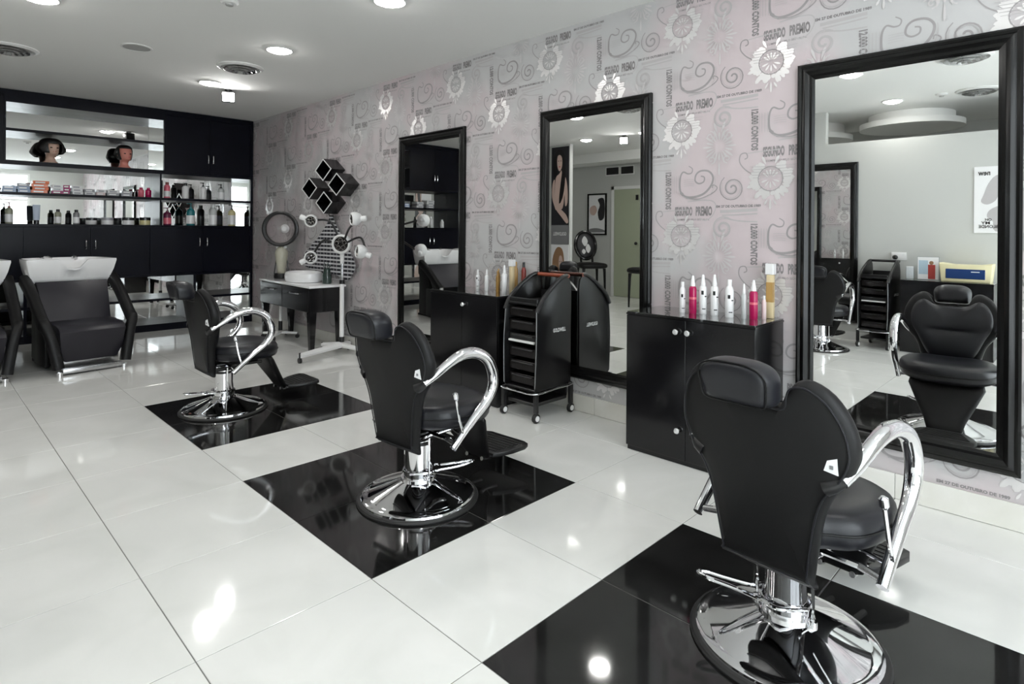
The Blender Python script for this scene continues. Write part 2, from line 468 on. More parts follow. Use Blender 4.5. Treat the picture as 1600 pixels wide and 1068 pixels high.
addE(shift(fitw(text_geo('SEGUNDO', bold=0.05), 96*k_, 48*k_), 0, 0), 0)
addE(shift(fitw(text_geo('PREMIO', bold=0.05), 86*k_, 48*k_), 114*k_, 0), 0)
addE(shift(fitw(text_geo('COMPRADO PELO SEU VALOR', bold=0.01), 172*k_, 9*k_), 14*k_, -22*k_), 0)
addE(shift(fitw(text_geo('EM 27 DE OUTUBRO DE 1989', bold=0.05), 216*k_, 13*k_), 220*k_, 38*k_), 0)
addE(shift(fitw(text_geo('12.000 CONTOS', bold=0.05), 190*k_, 34*k_), -55*k_, 225*k_, -PI/2), 0)
sc_ = lambda L_: [(p.x, p.y) for p in smooth_path([(a*k_, b*k_, 0) for a, b in L_], 4)]
# the acanthus C with its inner volute, the free volute, the banner loop
addE(ribbon(sc_([(75, 250), (95, 235), (90, 215), (70, 212), (45, 222), (30, 200), (26, 160), (30, 125), (45, 110)]), (4*k_, 11*k_)), 1)
addE(ribbon(sc_([(30, 120), (60, 96), (110, 95), (160, 112), (195, 150), (203, 190), (180, 218), (140, 222), (115, 205), (110, 175), (130, 160), (155, 168), (158, 190), (140, 196)]), (12*k_, 6*k_)), 1)
addE(ribbon(sc_([(60, 90), (130, 84), (200, 110), (225, 135), (205, 150), (200, 135)]), 5*k_), 1)
addE(ribbon(sc_([(70, 72), (150, 78), (205, 70), (218, 40), (200, 0), (165, -22), (135, -10)]), 5*k_), 2)
addE(spiral(300*k_, 130*k_, 66*k_, 6*k_, 2.2, 2.1, (4*k_, 9*k_), 40), 1)
addE(ribbon(sc_([(395, 190), (360, 215), (335, 250), (340, 285), (365, 290), (372, 270), (358, 262)]), 5*k_), 1)
addE(ribbon(sc_([(372, 288), (430, 292), (520, 295)]), 4*k_), 2)
addE(spiral(255*k_, -60*k_, 58*k_, 8*k_, 0.8, 1.8, (5*k_, 12*k_), 34), 2)
addE(ribbon(sc_([(260, -10), (330, -25), (420, -30)]), 6*k_), 2)
addE(ribbon(sc_([(240, 20), (320, 22), (420, 26)]), 14*k_), 3)
addE(ribbon(sc_([(250, 2), (330, 4), (420, 8)]), 6*k_), 3)
# damask flower: crown of leaves round an oval
fx, fy = 478*k_, 165*k_
RG = random.Random(5)
for a in (-225, -203, -180, -157, -133, -112, -68, -47, -23, 0, 23, 45):
    aa = math.radians(a)
    for da, r0, L_, w_ in ((-0.24, 50, 28, 22), (0.24, 50, 28, 22), (-0.10, 62, 30, 18), (0.10, 62, 30, 18), (0.0, 56, 44, 22)):
        addE(petal(fx, fy, aa+da+RG.uniform(-0.08, 0.08), r0*k_, L_*k_*RG.uniform(0.75, 1.35), w_*k_*RG.uniform(0.8, 1.3)), 4)
addE(spiral(fx, fy, 55*k_, 55*k_, 0, 1, 4*k_, 22), 1)
for a in (40, 65, 90, 115, 140, 200, 235, 270, 305, 340): addE(petal(fx, fy, math.radians(a), 12*k_, 32*k_, 9*k_), 4)
for s_ in (-1, 1):
    addE(petal(fx+s_*20*k_, fy+66*k_, math.radians(90-s_*25), 0, 42*k_, 13*k_), 4)
    addE(petal(fx+s_*12*k_, fy-92*k_, math.radians(-90+s_*30), 0, 30*k_, 9*k_), 4)
addE(petal(fx, fy-88*k_, -PI/2, 0, 52*k_, 11*k_), 4)
gx, gy = 235*k_, -195*k_
for a in range(0, 360, 18):
    addE(petal(gx, gy, math.radians(a), 26*k_, (44+16*(a % 36 == 0))*k_, 10*k_), 5)
addE(petal(gx, gy-70*k_, -PI/2, 0, 70*k_, 10*k_), 5)
for s_ in (-1, 1):
    addE(spiral(gx+s_*46*k_, gy+52*k_, 26*k_, 4*k_, PI/2, 1.4, 5*k_, 20, s_), 5)
    addE(spiral(gx+s_*40*k_, gy-62*k_, 20*k_, 4*k_, -PI/2, 1.2, 5*k_, 18, -s_), 5)
    addE(petal(gx+s_*10*k_, gy+66*k_, math.radians(90-s_*20), 0, 55*k_, 12*k_), 5)
# fine engraved lines around the scrolls
for q in range(5): addE(ribbon(sc_([(-60+q*4, -40-q*13), (60, -42-q*13), (150-q*6, -40-q*13)]), 1.6*k_), 3)
for q in range(6): addE(ribbon(sc_([(400+q*13, -60), (400+q*13, -150)]), 2.0*k_), 3)
for q in range(4): addE(ribbon(sc_([(50, 150+q*10), (80+q*4, 152+q*10), (105, 150+q*10)]), 1.6*k_), 3)
addE(ribbon(sc_([(45, 100), (85, 84), (135, 82), (190, 104), (214, 150), (214, 195)]), 2.5*k_), 2)
addE(spiral(300*k_, 130*k_, 56*k_, 12*k_, 2.6, 1.6, 2.5*k_, 34), 2)
addE(spiral(255*k_, -60*k_, 48*k_, 12*k_, 1.2, 1.4, 2.5*k_, 28), 3)
PU, PV = 0.545, 0.650
V, Fc, Mi = [], [], []
for cu in range(-20, 12):
    for rv in range(-4, 4):
        ox = cu*PU; oz = 2.030 - (0.325 if cu % 2 else 0.0) + rv*PV
        for ne, (vs, fs, mi) in enumerate(ELEM):
            ys = [1.902-(ox+p[0]) for p in vs]; zs = [oz+p[1] for p in vs]
            if min(ys) < YF+0.01 or max(ys) > YC+0.2 or min(zs) < 0.125 or max(zs) > ZC-0.004: continue
            off = len(V); xx = XR-0.0008-0.00003*ne
            V += [(xx, y, z) for y, z in zip(ys, zs)]; Fc += [tuple(off+i for i in q) for q in fs]; Mi += [mi]*len(fs)
me = bpy.data.meshes.new('wallpaper_print'); me.from_pydata(V, [], Fc); me.polygons.foreach_set('material_index', Mi)
for n in ('print_dark', 'print_mid', 'print_light', 'print_light', 'print_pearl', 'print_faint'): me.materials.append(MATS[n])
o = bpy.data.objects.new('wallpaper_print', me); COL.objects.link(o); o.parent = wall_right; o['kind'] = 'stuff'
o['label'] = 'grey lettering, scrolls and pearly damask flowers printed on the wallpaper'

# ------------------------------------------------------------------ ceiling fittings
def ring_profile(r): return [(r, 0), (r, -0.006), (r-0.012, -0.012), (r-0.022, -0.006), (r-0.022, 0.0)]
dl0 = None
DL = [(2.17, 6.49, 'recessed round downlight nearest the floodlight over the salon table'), (2.17, 4.87, 'recessed round downlight between air diffuser and first tall mirror'),
      (2.20, 3.30, 'recessed round downlight at the top middle edge of the picture'), (2.20, 1.68, 'recessed round downlight above the nearest cabinet'), (2.20, 0.08, 'recessed round downlight above the nearest chair'),
      (-1.05, 6.0, 'recessed round downlight in front of the poster pillar'), (0.60, 4.90, 'recessed round downlight at the top left edge of the picture'), (0.55, 3.30, 'recessed round downlight over the open floor left of the chairs'),
      (0.52, 1.68, 'recessed round downlight seen at the top of the nearest mirror'), (0.52, 0.08, 'recessed round downlight just above the camera'),
      (-1.05, 1.68, 'recessed round downlight seen above the partition in the nearest mirror'), (-1.05, 4.90, 'recessed round downlight in front of the far door'), (-1.05, -0.9, 'recessed round downlight by the shop window'),
      (2.20, -1.30, 'recessed round downlight behind the camera near the papered wall'), (-2.3, 5.2, 'recessed round downlight near the oval back chairs')]
for x, y, lb in DL:
    if dl0 is None:
        dl0 = thing('downlight', lb, 'downlight', (x, y, ZC), 0, 'ceiling downlights')
        bm = NB(); lathe(bm, ring_profile(0.112), 32); obj('trim_ring', bm, 'fixture_white', dl0)
        bm = NB(); lathe(bm, [(0.089, 0.0), (0.088, -0.007), (0.070, -0.022), (0.04, -0.030), (0, -0.033)], 32); obj('lens', bm, 'lamp_lens', dl0)
    else: dup(dl0, (x, y, ZC), 0, lb)
av0 = None
for x, y, lb in ((2.156, 5.66, 'round ringed air diffuser lit by the ceiling floodlight'), (0.59, 6.47, 'round ringed air diffuser at the left edge of the ceiling'), (0.49, 0.83, 'round ringed air diffuser at the top of the nearest mirror'),
                 (-1.05, 0.91, 'round ringed air diffuser above the poster in the nearest mirror'), (0.62, 4.08, 'round ringed air diffuser seen in the middle mirror')):
    if av0 is None:
        av0 = thing('air_diffuser', lb, 'air vent', (x, y, ZC), 0, 'round air diffusers')
        bm = NB(); lathe(bm, [(0.20, 0), (0.20, -0.008), (0.175, -0.02), (0.165, -0.006), (0.165, 0)], 36); obj('collar', bm, 'fixture_white', av0)
        for r, z in ((0.145, -0.03), (0.105, -0.042), (0.062, -0.05)):
            bm = NB(); lathe(bm, [(r, z), (r-0.006, z-0.003), (r-0.032, z+0.018), (r-0.026, z+0.020), (r, z)], 32); obj('ring', bm, 'steel', av0)
        bm = NB(); lathe(bm, [(0, -0.058), (0.02, -0.054), (0.02, -0.001), (0, -0.001)], 16); obj('stem', bm, 'vent_grey', av0)
        for a in range(3):
            bm = NB(); tube(bm, [(0.015*math.cos(a*2.1), 0.015*math.sin(a*2.1), -0.012), (0.17*math.cos(a*2.1), 0.17*math.sin(a*2.1), -0.012)], 0.004, 6); obj('spoke', bm, 'vent_grey', av0)
    else: dup(av0, (x, y, ZC), 0, lb)
t = thing('ceiling_speaker', 'flat grey round speaker grille set in the ceiling', 'speaker', (1.325, 5.67, ZC))
bm = NB(); lathe(bm, [(0.115, 0), (0.115, -0.005), (0.10, -0.008), (0.10, 0)], 32); obj('rim', bm, 'fixture_white', t)
bm = NB(); lathe(bm, [(0.10, -0.001), (0.099, -0.006), (0.05, -0.008), (0, -0.009)], 32); obj('grille', bm, 'vent_grey', t)
sm = thing('smoke_detector', 'small round smoke detector at the top of the ceiling', 'smoke detector', (1.478, 4.07, ZC))
bm = NB(); lathe(bm, [(0.055, 0), (0.055, -0.012), (0.045, -0.02), (0, -0.021)], 24); obj('body', bm, 'fixture_white', sm)
bm = NB(); lathe(bm, [(0.025, -0.019), (0.022, -0.032), (0, -0.034)], 20); obj('sensor', bm, 'vent_grey', sm)
sd = dup(sm, (-1.2, 1.0, ZC), 0, 'small round smoke detector beside the air diffuser over the partition')
sd.location = (-1.0, 1.22, ZC)
def floodlight(loc, aim, label):
    t = thing('floodlight', label, 'floodlight', loc, math.atan2(aim[1], aim[0]), 'ceiling floodlights')
    R = Matrix.Rotation(math.radians(9), 4, 'Y')
    bm = NB(); lathe(bm, [(0, 0), (0.035, 0), (0.035, -0.012), (0, -0.012)], 20); tube(bm, [(0, 0, -0.01), (0, 0, -0.03)], 0.01); obj('mount', bm, 'black_plastic', t)
    bm = NB(); vs = box(bm, -0.05, 0.045, -0.065, 0.065, -0.055, 0.055, bev=0.008); T(bm, bm.verts, Matrix.Translation((0, 0, -0.08)) @ R); h = obj('housing', bm, 'black_plastic', t)
    bm = NB(); vs = box(bm, 0.042, 0.049, -0.055, 0.055, -0.045, 0.045, bev=0.003, seg=1); T(bm, bm.verts, Matrix.Translation((0, 0, -0.08)) @ R); obj('lens', bm, 'flood_lens', h)
floodlight((2.42, 6.68, ZC), (-0.36, -1.0), 'small black square floodlight glaring near the far corner of the ceiling')
floodlight((-1.10, 5.30, ZC), (1.0, -0.55), 'small black square floodlight glaring in the middle mirror')

# ================================================================== MIRRORS
def framed_mirror(x, y0, y1, z0, z1, facing, label):
    # facing -1: hangs on a wall behind it at +x ; +1: the other way
    fw = 0.085
    t = thing('framed_mirror', label, 'mirror', (x, (y0+y1)/2, z0), 0, 'black framed tall mirrors')
    hw = (y1-y0)/2; H = z1-z0
    prof = [(0.0, 0.0), (0.0, 0.022), (0.010, 0.030), (0.022, 0.024), (0.030, 0.030), (0.042, 0.034), (0.054, 0.026), (0.060, 0.020), (0.072, 0.018), (fw, 0.010), (fw, 0.0)]
    corners = [(-hw, 0, 1, 1), (hw, 0, -1, 1), (hw, H, -1, -1), (-hw, H, 1, -1)]
    names = ('frame_rail', 'frame_stile', 'frame_rail', 'frame_stile')
    for k in range(4):
        a, b = corners[k], corners[(k+1) % 4]; bm = NB()
        A = [bm.verts.new((facing*d, a[0]+a[2]*w, a[1]+a[3]*w)) for w, d in prof]
        B = [bm.verts.new((facing*d, b[0]+b[2]*w, b[1]+b[3]*w)) for w, d in prof]
        n = len(prof)
        for i in range(n):
            j = (i+1) % n; bm.faces.new((A[i], A[j], B[j], B[i]))
        bm.faces.new(A); bm.faces.new(B[::-1])
        obj(names[k], bm, 'frame_black', t, sharp=0.35)
    bm = NB(); box(bm, facing*0.003, facing*0.009, -hw+fw-0.012, hw-fw+0.012, fw-0.012, H-fw+0.012); obj('mirror_glass', bm, 'mirror', t)
    return t
framed_mirror(XR, 3.894, 4.868, 0.236, 2.178, -1, 'tall black framed mirror beside the white heat lamp, farthest along the papered wall')
framed_mirror(XR, 2.065, 3.023, 0.236, 2.178, -1, 'tall black framed mirror behind the black trolley')
framed_mirror(XR, 0.240, 1.166, 0.236, 2.178, -1, 'tall black framed mirror at the right edge, reflecting the nearest chair')
framed_mirror(XP, 2.065, 3.020, 0.21, 2.13, 1, 'black framed mirror on the grey partition, seen inside the nearest mirror')

# ================================================================== STYLING CHAIRS
CT_GROUP = 'black reclining styling chairs'
def back_x(z): # rear face of the back, leaning
    return -0.150 - (z-0.27)*0.165
def make_chair(label, loc, rotz):
    t = thing('styling_chair', label, 'chair', loc, rotz, CT_GROUP)
    # base
    bm = NB(); lathe(bm, [(0, 0), (0.288, 0), (0.290, 0.006), (0.284, 0.014), (0.262, 0.015), (0.0, 0.010)], 56); obj('base_ring', bm, 'rubber', t)
    bm = NB(); lathe(bm, [(0.272, 0.014), (0.270, 0.024), (0.258, 0.030), (0.245, 0.031), (0.232, 0.036), (0.17, 0.058), (0.115, 0.080), (0.085, 0.092), (0.082, 0.105), (0.062, 0.106)], 64); obj('base_plate', bm, 'chrome', t)
    bm = NB(); lathe(bm, [(0.070, 0.094), (0.070, 0.130), (0.064, 0.134), (0.061, 0.20), (0.061, 0.286), (0.056, 0.290), (0, 0.290)], 40); obj('column', bm, 'chrome', t)
    bm = NB(); lathe(bm, [(0.063, 0.262), (0.066, 0.264), (0.066, 0.276), (0.063, 0.278)], 40); obj('collar', bm, 'black_plastic', t)
    for s in (-1, 1):
        bm = NB(); tube(bm, [(-0.01, s*0.088, 0.092), (-0.01, s*0.088, 0.322)], 0.0055, 8); lathe(bm, [(0, 0.085), (0.013, 0.085), (0.013, 0.108), (0, 0.11)], 12, c=(-0.01, s*0.088, 0)); obj('guide_rod', bm, 'chrome', t)
    # pump pedal: a bent rod clasping the column
    path = smooth_path([(0.05, 0.055, 0.135), (-0.03, 0.078, 0.14), (-0.08, 0.045, 0.135), (-0.17, 0.05, 0.142), (-0.235, 0.052, 0.152), (-0.262, 0.035, 0.156), (-0.235, 0.016, 0.152), (-0.16, 0.0, 0.142), (-0.085, -0.03, 0.135), (-0.035, -0.078, 0.14), (0.05, -0.055, 0.135)], 4)
    bm = NB(); tube(bm, path, 0.0065, 8); lathe(bm, [(0.0705, 0.128), (0.073, 0.129), (0.073, 0.139), (0.0705, 0.140)], 32); obj('pump_pedal', bm, 'chrome', t)
    # under-seat mechanism
    bm = NB(); box(bm, -0.085, 0.20, -0.10, 0.10, 0.318, 0.345, bev=0.006); box(bm, -0.09, 0.09, -0.075, 0.075, 0.286, 0.32, bev=0.01); 
    m_ = obj('seat_bracket', bm, 'black_plastic', t)
    bm = NB()
    for y in (-0.11, 0.11): tube(bm, [(-0.095, y, 0.325), (0.22, y, 0.325)], 0.011, 8)
    tube(bm, [(-0.02, -0.24, 0.335), (-0.02, 0.24, 0.335)], 0.010, 8); obj('cross_bar', bm, 'chrome', m_)
    # seat
    out = [(-0.105, 0.115), (-0.105, -0.115), (-0.085, -0.165), (-0.02, -0.232), (0.12, -0.262), (0.24, -0.235), (0.315, -0.165), (0.345, -0.06), (0.345, 0.06), (0.315, 0.165), (0.24, 0.235), (0.12, 0.262), (-0.02, 0.232), (-0.085, 0.165)]
    out = [(p.x, p.y) for p in smooth_path([(a, b, 0) for a, b in out], 4, True)]
    def sf(a, b, d):
        z = 0.408+d + 0.012*math.cos(min(abs(b)/0.27, 1)*PI/2*0)  # flat
        z += 0.03*(a-0.1)**2/0.06*(1 if a > 0.1 else 0.2) * -0.4
        if d > 0: z -= 0.018*math.exp(-((a-0.06)**2+b*b)/0.02)*1.0 - 0.004
        return (a, b, z)
    bm = NB(); pillow(bm, out, (0.09, 0), 0.058, 0.055, sf, pf=14, pr=16); seat = obj('seat', bm, 'leather', t, sharp=1.2)
    bm = NB(); tube(bm, [Vector(sf(p[0]*1.0+0.0, p[1]*1.0, 0.0))+Vector((0, 0, 0.004)) for p in [(0.09+(q[0]-0.09)*1.003, q[1]*1.003) for q in out]], 0.0035, 6, closed=True); obj('piping', bm, 'leather_back', seat)
    # back
    half = [(0.0, 0.800), (0.06, 0.800), (0.104, 0.806), (0.112, 0.842), (0.126, 0.872), (0.165, 0.880), (0.215, 0.848), (0.252, 0.785), (0.268, 0.715), (0.262, 0.662), (0.232, 0.602), (0.194, 0.548), (0.170, 0.480), (0.152, 0.380), (0.136, 0.280), (0.124, 0.268)]
    o2 = [(-y, z) for y, z in half[::-1]] + half[1:]
    out = [(p.x, p.y) for p in smooth_path([(a, b, 0) for a, b in o2], 3, True)]
    def bf(y, z, d):
        wrap = 0.55*y*y*(1.0 if z > 0.5 else max(0.0, (z-0.3)/0.2))
        return (back_x(z)+0.036+d+wrap, y, z)
    def thick(z): return 0.048 if z > 0.55 else 0.026+0.022*max(0, (z-0.3)/0.25)
    def bf2(y, z, d): return bf(y, z, d*thick(z)/0.048 if d > 0 else d)
    bm = NB(); pillow(bm, out, (0, 0.62), 0.050, 0.034, bf2, pf=6, pr=14, rings=(0, 0.25, 0.5, 0.7, 0.85, 0.93, 0.97, 0.99, 1.0)); back = obj('backrest', bm, 'leather_back', t, sharp=1.2)
    # front cushion with its crease
    ch = [(0.0, 0.795), (0.08, 0.798), (0.15, 0.835), (0.20, 0.80), (0.222, 0.73), (0.215, 0.66), (0.18, 0.59), (0.14, 0.50), (0.10, 0.455), (0.0, 0.445)]
    co = [(-y, z) for y, z in ch[::-1]][:-1] + ch[:-1]
    co = [(p.x, p.y) for p in smooth_path([(a, b, 0) for a, b in co], 3, True)]
    def cf(y, z, d):
        b = bf2(y, z, 0.044); dd = d*(1-0.45*math.exp(-((z-0.635)/0.018)**2)*max(0, 1-(y/0.15)**4)) if d > 0 else 0
        return (b[0]+dd, y, z)
    bm = NB(); pillow(bm, co, (0, 0.635), 0.040, 0.004, cf, pf=3, rings=(0, 0.06, 0.12, 0.2, 0.3, 0.45, 0.6, 0.75, 0.88, 0.96, 1.0)); obj('back_cushion', bm, 'leather', back, sharp=1.2)
    bm = NB(); ring = [bf((q[0])*0.93, 0.62+(q[1]-0.62)*0.93, -0.0325) for q in out]; tube(bm, ring, 0.0028, 6, closed=True); obj('piping', bm, 'leather', back)
    # care tag at the right edge
    bm = NB(); zc, yc = 0.655, -0.206
    q = [(yc-0.016, zc+0.026), (yc+0.008, zc+0.016), (yc+0.018, zc-0.014), (yc-0.016, zc-0.022)]
    prism(bm, q, lambda p_, d: tuple(Vector(bf(p_[0], p_[1], -0.030))+Vector((d, 0, 0))), -0.0035, 0.004); tg = obj('care_tag', bm, 'paper_white', back); tg['label'] = 'small white sewn tag'
    bm = NB(); box(bm, -0.0045, -0.001, yc-0.006, yc+0.003, zc-0.006, zc+0.004); T(bm, bm.verts, Matrix.Translation((bf(yc, zc, -0.030)[0]-0.001, 0, 0))); obj('tag_mark', bm, 'paper_grey', back)
    # headrest
    hh = [(0, 0.928), (0.05, 0.926), (0.088, 0.912), (0.106, 0.885), (0.104, 0.845), (0.095, 0.808), (0.05, 0.803), (0, 0.803)]
    ho = [(-y, z) for y, z in hh[::-1]][:-1] + hh[:-1]
    ho = [(p.x, p.y) for p in smooth_path([(a, b, 0) for a, b in ho], 3, True)]
    bm = NB(); pillow(bm, ho, (0, 0.862), 0.072, 0.062, lambda y, z, d: (-0.285+d-(z-0.86)*0.22, y, z), pf=4, pr=12); hr = obj('headrest', bm, 'leather', t, sharp=1.2)
    bm = NB(); tube(bm, [(-0.338-(z-0.86)*0.22, 0+y*0.955, 0.862+(z-0.862)*0.94) for y, z in ho], 0.0028, 6, closed=True); obj('piping', bm, 'leather_back', hr)
    # arm rests: chrome hoops with dark mounts
    arm = [(-0.165, 0.612), (-0.11, 0.645), (-0.04, 0.690), (0.03, 0.718), (0.10, 0.716), (0.170, 0.680), (0.212, 0.610), (0.212, 0.540), (0.165, 0.475), (0.09, 0.420), (0.02, 0.366), (-0.045, 0.312)]
    for s in (-1, 1):
        p_ = smooth_path([(a, s*(0.226+0.060*math.sin(min(1, i/6.0)*PI/2)), b) for i, (a, b) in enumerate(arm)], 5)
        rr = lerp_list([0.0165, 0.019, 0.022, 0.025, 0.026, 0.026, 0.026, 0.025, 0.022, 0.020, 0.018, 0.0165], len(p_))
        bm = NB(); tube(bm, p_, rr, 14); ar = obj('armrest', bm, 'chrome', t, sharp=1.0)
        bm = NB(); tube(bm, [(-0.165, s*0.185, 0.590), (-0.165, s*0.205, 0.600), (-0.150, s*0.230, 0.621)], [0.026, 0.022, 0.0175], 14); obj('arm_mount', bm, 'black_plastic', ar)
        bm = NB(); tube(bm, [(-0.02, s*0.22, 0.335), (-0.030, s*0.284, 0.325)], [0.012, 0.010], 10); obj('arm_stay', bm, 'steel', ar)
    # recline lever on the right
    lv = smooth_path([(0.06, -0.16, 0.352), (0.03, -0.25, 0.350), (0.012, -0.292, 0.362), (-0.01, -0.290, 0.43), (-0.028, -0.283, 0.535)], 5)
    bm = NB(); tube(bm, lv, 0.0062, 8); l_ = obj('recline_lever', bm, 'chrome', t)
    bm = NB(); tube(bm, [(-0.0245, -0.284, 0.522), (-0.026, -0.2835, 0.530), (-0.030, -0.282, 0.552), (-0.031, -0.282, 0.558)], [0.007, 0.013, 0.013, 0.006], 12); obj('lever_knob', bm, 'chrome', l_)
    # leg rest, hinges and foot plate
    lo = [(-0.19, 0.0), (-0.16, -0.012), (0.16, -0.012), (0.19, 0.0), (0.195, 0.03), (0.15, 0.14), (0.105, 0.245), (0.085, 0.315), (0.06, 0.33), (-0.06, 0.33), (-0.085, 0.315), (-0.105, 0.245), (-0.15, 0.14), (-0.195, 0.03)]
    d1 = Vector((0.17, 0, -0.275)).normalized(); n1 = Vector((0.275, 0, 0.17)).normalized(); o1 = Vector((0.245, 0, 0.362))
    bm = NB(); pillow(bm, lo, (0, 0.13), 0.026, 0.020, lambda y, l, d: tuple(o1+d1*l+n1*d+Vector((0, y, 0))), pf=8, pr=10); obj('leg_rest', bm, 'leather_back', t, sharp=1.2)
    fp = [(0.0, -0.095), (0.03, -0.112), (0.10, -0.148), (0.18, -0.165), (0.216, -0.155), (0.230, -0.12), (0.230, 0.12), (0.216, 0.155), (0.18, 0.165), (0.10, 0.148), (0.03, 0.112), (0.0, 0.095)]
    o3 = Vector((0.430, 0, 0.098)); d3 = Vector((1, 0, 0.06)).normalized()
    bm = NB(); prism(bm, fp, lambda p_, d: tuple(o3+d3*p_[0]+Vector((0, p_[1], d))), -0.010, 0.012, bev=0.004); ft = obj('foot_plate', bm, 'black_plastic', t)
    bm = NB()
    for k in range(7):
        x = 0.035+k*0.026; w = 0.075+min(x, 0.2)*0.30
        box(bm, x-0.007, x+0.007, -w, w, 0.011, 0.0155, mtx=Matrix.Translation(o3) @ Matrix.Rotation(-0.06, 4, 'Y'))
    obj('ribbing', bm, 'rubber', ft)
    for s in (-1, 1):
        bm = NB(); tube(bm, [(0.385, s*0.055, 0.088), (0.41, s*0.055, 0.080), (0.50, s*0.055, 0.092)], 0.011, 8); obj('foot_bracket', bm, 'steel', ft)
    return t
ch = make_chair('black reclining styling chair nearest the camera, seen from behind on the front black square', (1.955, 0.704, 0), math.radians(-5))
c2 = dup(ch, (1.738, 2.337, 0), math.radians(4), 'black reclining styling chair on the middle black square beside the trolley')
c3 = dup(ch, (1.593, 4.440, 0), math.radians(0), 'black reclining styling chair on the far black square in front of the wash units')
c4 = dup(ch, (-0.40, 2.22, 0), math.radians(172), 'black reclining styling chair facing the partition mirror, seen only in the nearest mirror')
for c, a in ((ch, 0.9), (c2, 0.35), (c3, 0.15), (c4, 0.2)):
    for k in c.children:
        if k.name.startswith('pump_pedal'): k.rotation_euler = (0, 0, a - PI*0.0 if c is not c2 else math.radians(150))
for c in (ch,):
    for k in c.children:
        if k.name.startswith('pump_pedal'): k.rotation_euler = (0, 0, math.radians(-55))

# ================================================================== STATION CABINETS
def station(loc_x, y0, y1, h, facing, label, knobs):
    # facing -1 : front looks towards -x
    t = thing('station_cabinet', label, 'cabinet', (loc_x, (y0+y1)/2, 0), 0, 'black station cabinets')
    hw = (y1-y0)/2; D = 0.375; s = facing
    bm = NB(); box(bm, 0, s*(D-0.018), -hw, hw, 0.0, 0.014+0.05); box(bm, 0, s*(D-0.018), -hw, hw, 0.064, h-0.018, bev=0.001, seg=1); obj('body', bm, 'lacquer_black', t)
    bm = NB(); box(bm, -0, s*D, -hw-0.004, hw+0.004, h-0.018, h-0.008, bev=0.001, seg=1); obj('top_board', bm, 'lacquer_black', t)
    bm = NB(); box(bm, 0, s*(D-0.004), -hw, hw, h-0.008, h, bev=0.0015, seg=1); obj('glass_top', bm, 'glass_top', t)
    for k, (a, b) in enumerate(((-hw, -0.0015), (0.0015, hw))):
        bm = NB(); box(bm, s*(D-0.018), s*D, a, b, 0.030, h-0.020, bev=0.0012, seg=1); d = obj('door', bm, 'lacquer_black', t)
        for (ky, kz) in knobs:
            if a <= ky < b:
                bm = NB(); lathe(bm, [(0, 0), (0.006, 0), (0.006, 0.012), (0.014, 0.016), (0.016, 0.022), (0.012, 0.029), (0, 0.031)], 20, mtx=Matrix.Translation((s*D, ky, kz)) @ Matrix.Rotation(s*PI/2, 4, 'Y')); obj('knob', bm, 'knob', d)
    return t
station(XR-0.014, 1.234, 1.994, 0.814, -1, 'black gloss station cabinet with three white knobs, nearest the camera', [(0.052, 0.732), (-0.018, 0.733), (0.04, 0.191)])
station(XR-0.014, 3.100, 3.874, 0.806, -1, 'black gloss station cabinet left of the trolley, behind the middle chair', [(-0.03, 0.720)])
station(XP+0.014, 0.757, 1.557, 0.780, 1, 'black station cabinet with cream box on top, against the partition', [(0.03, 0.70), (-0.03, 0.70)])

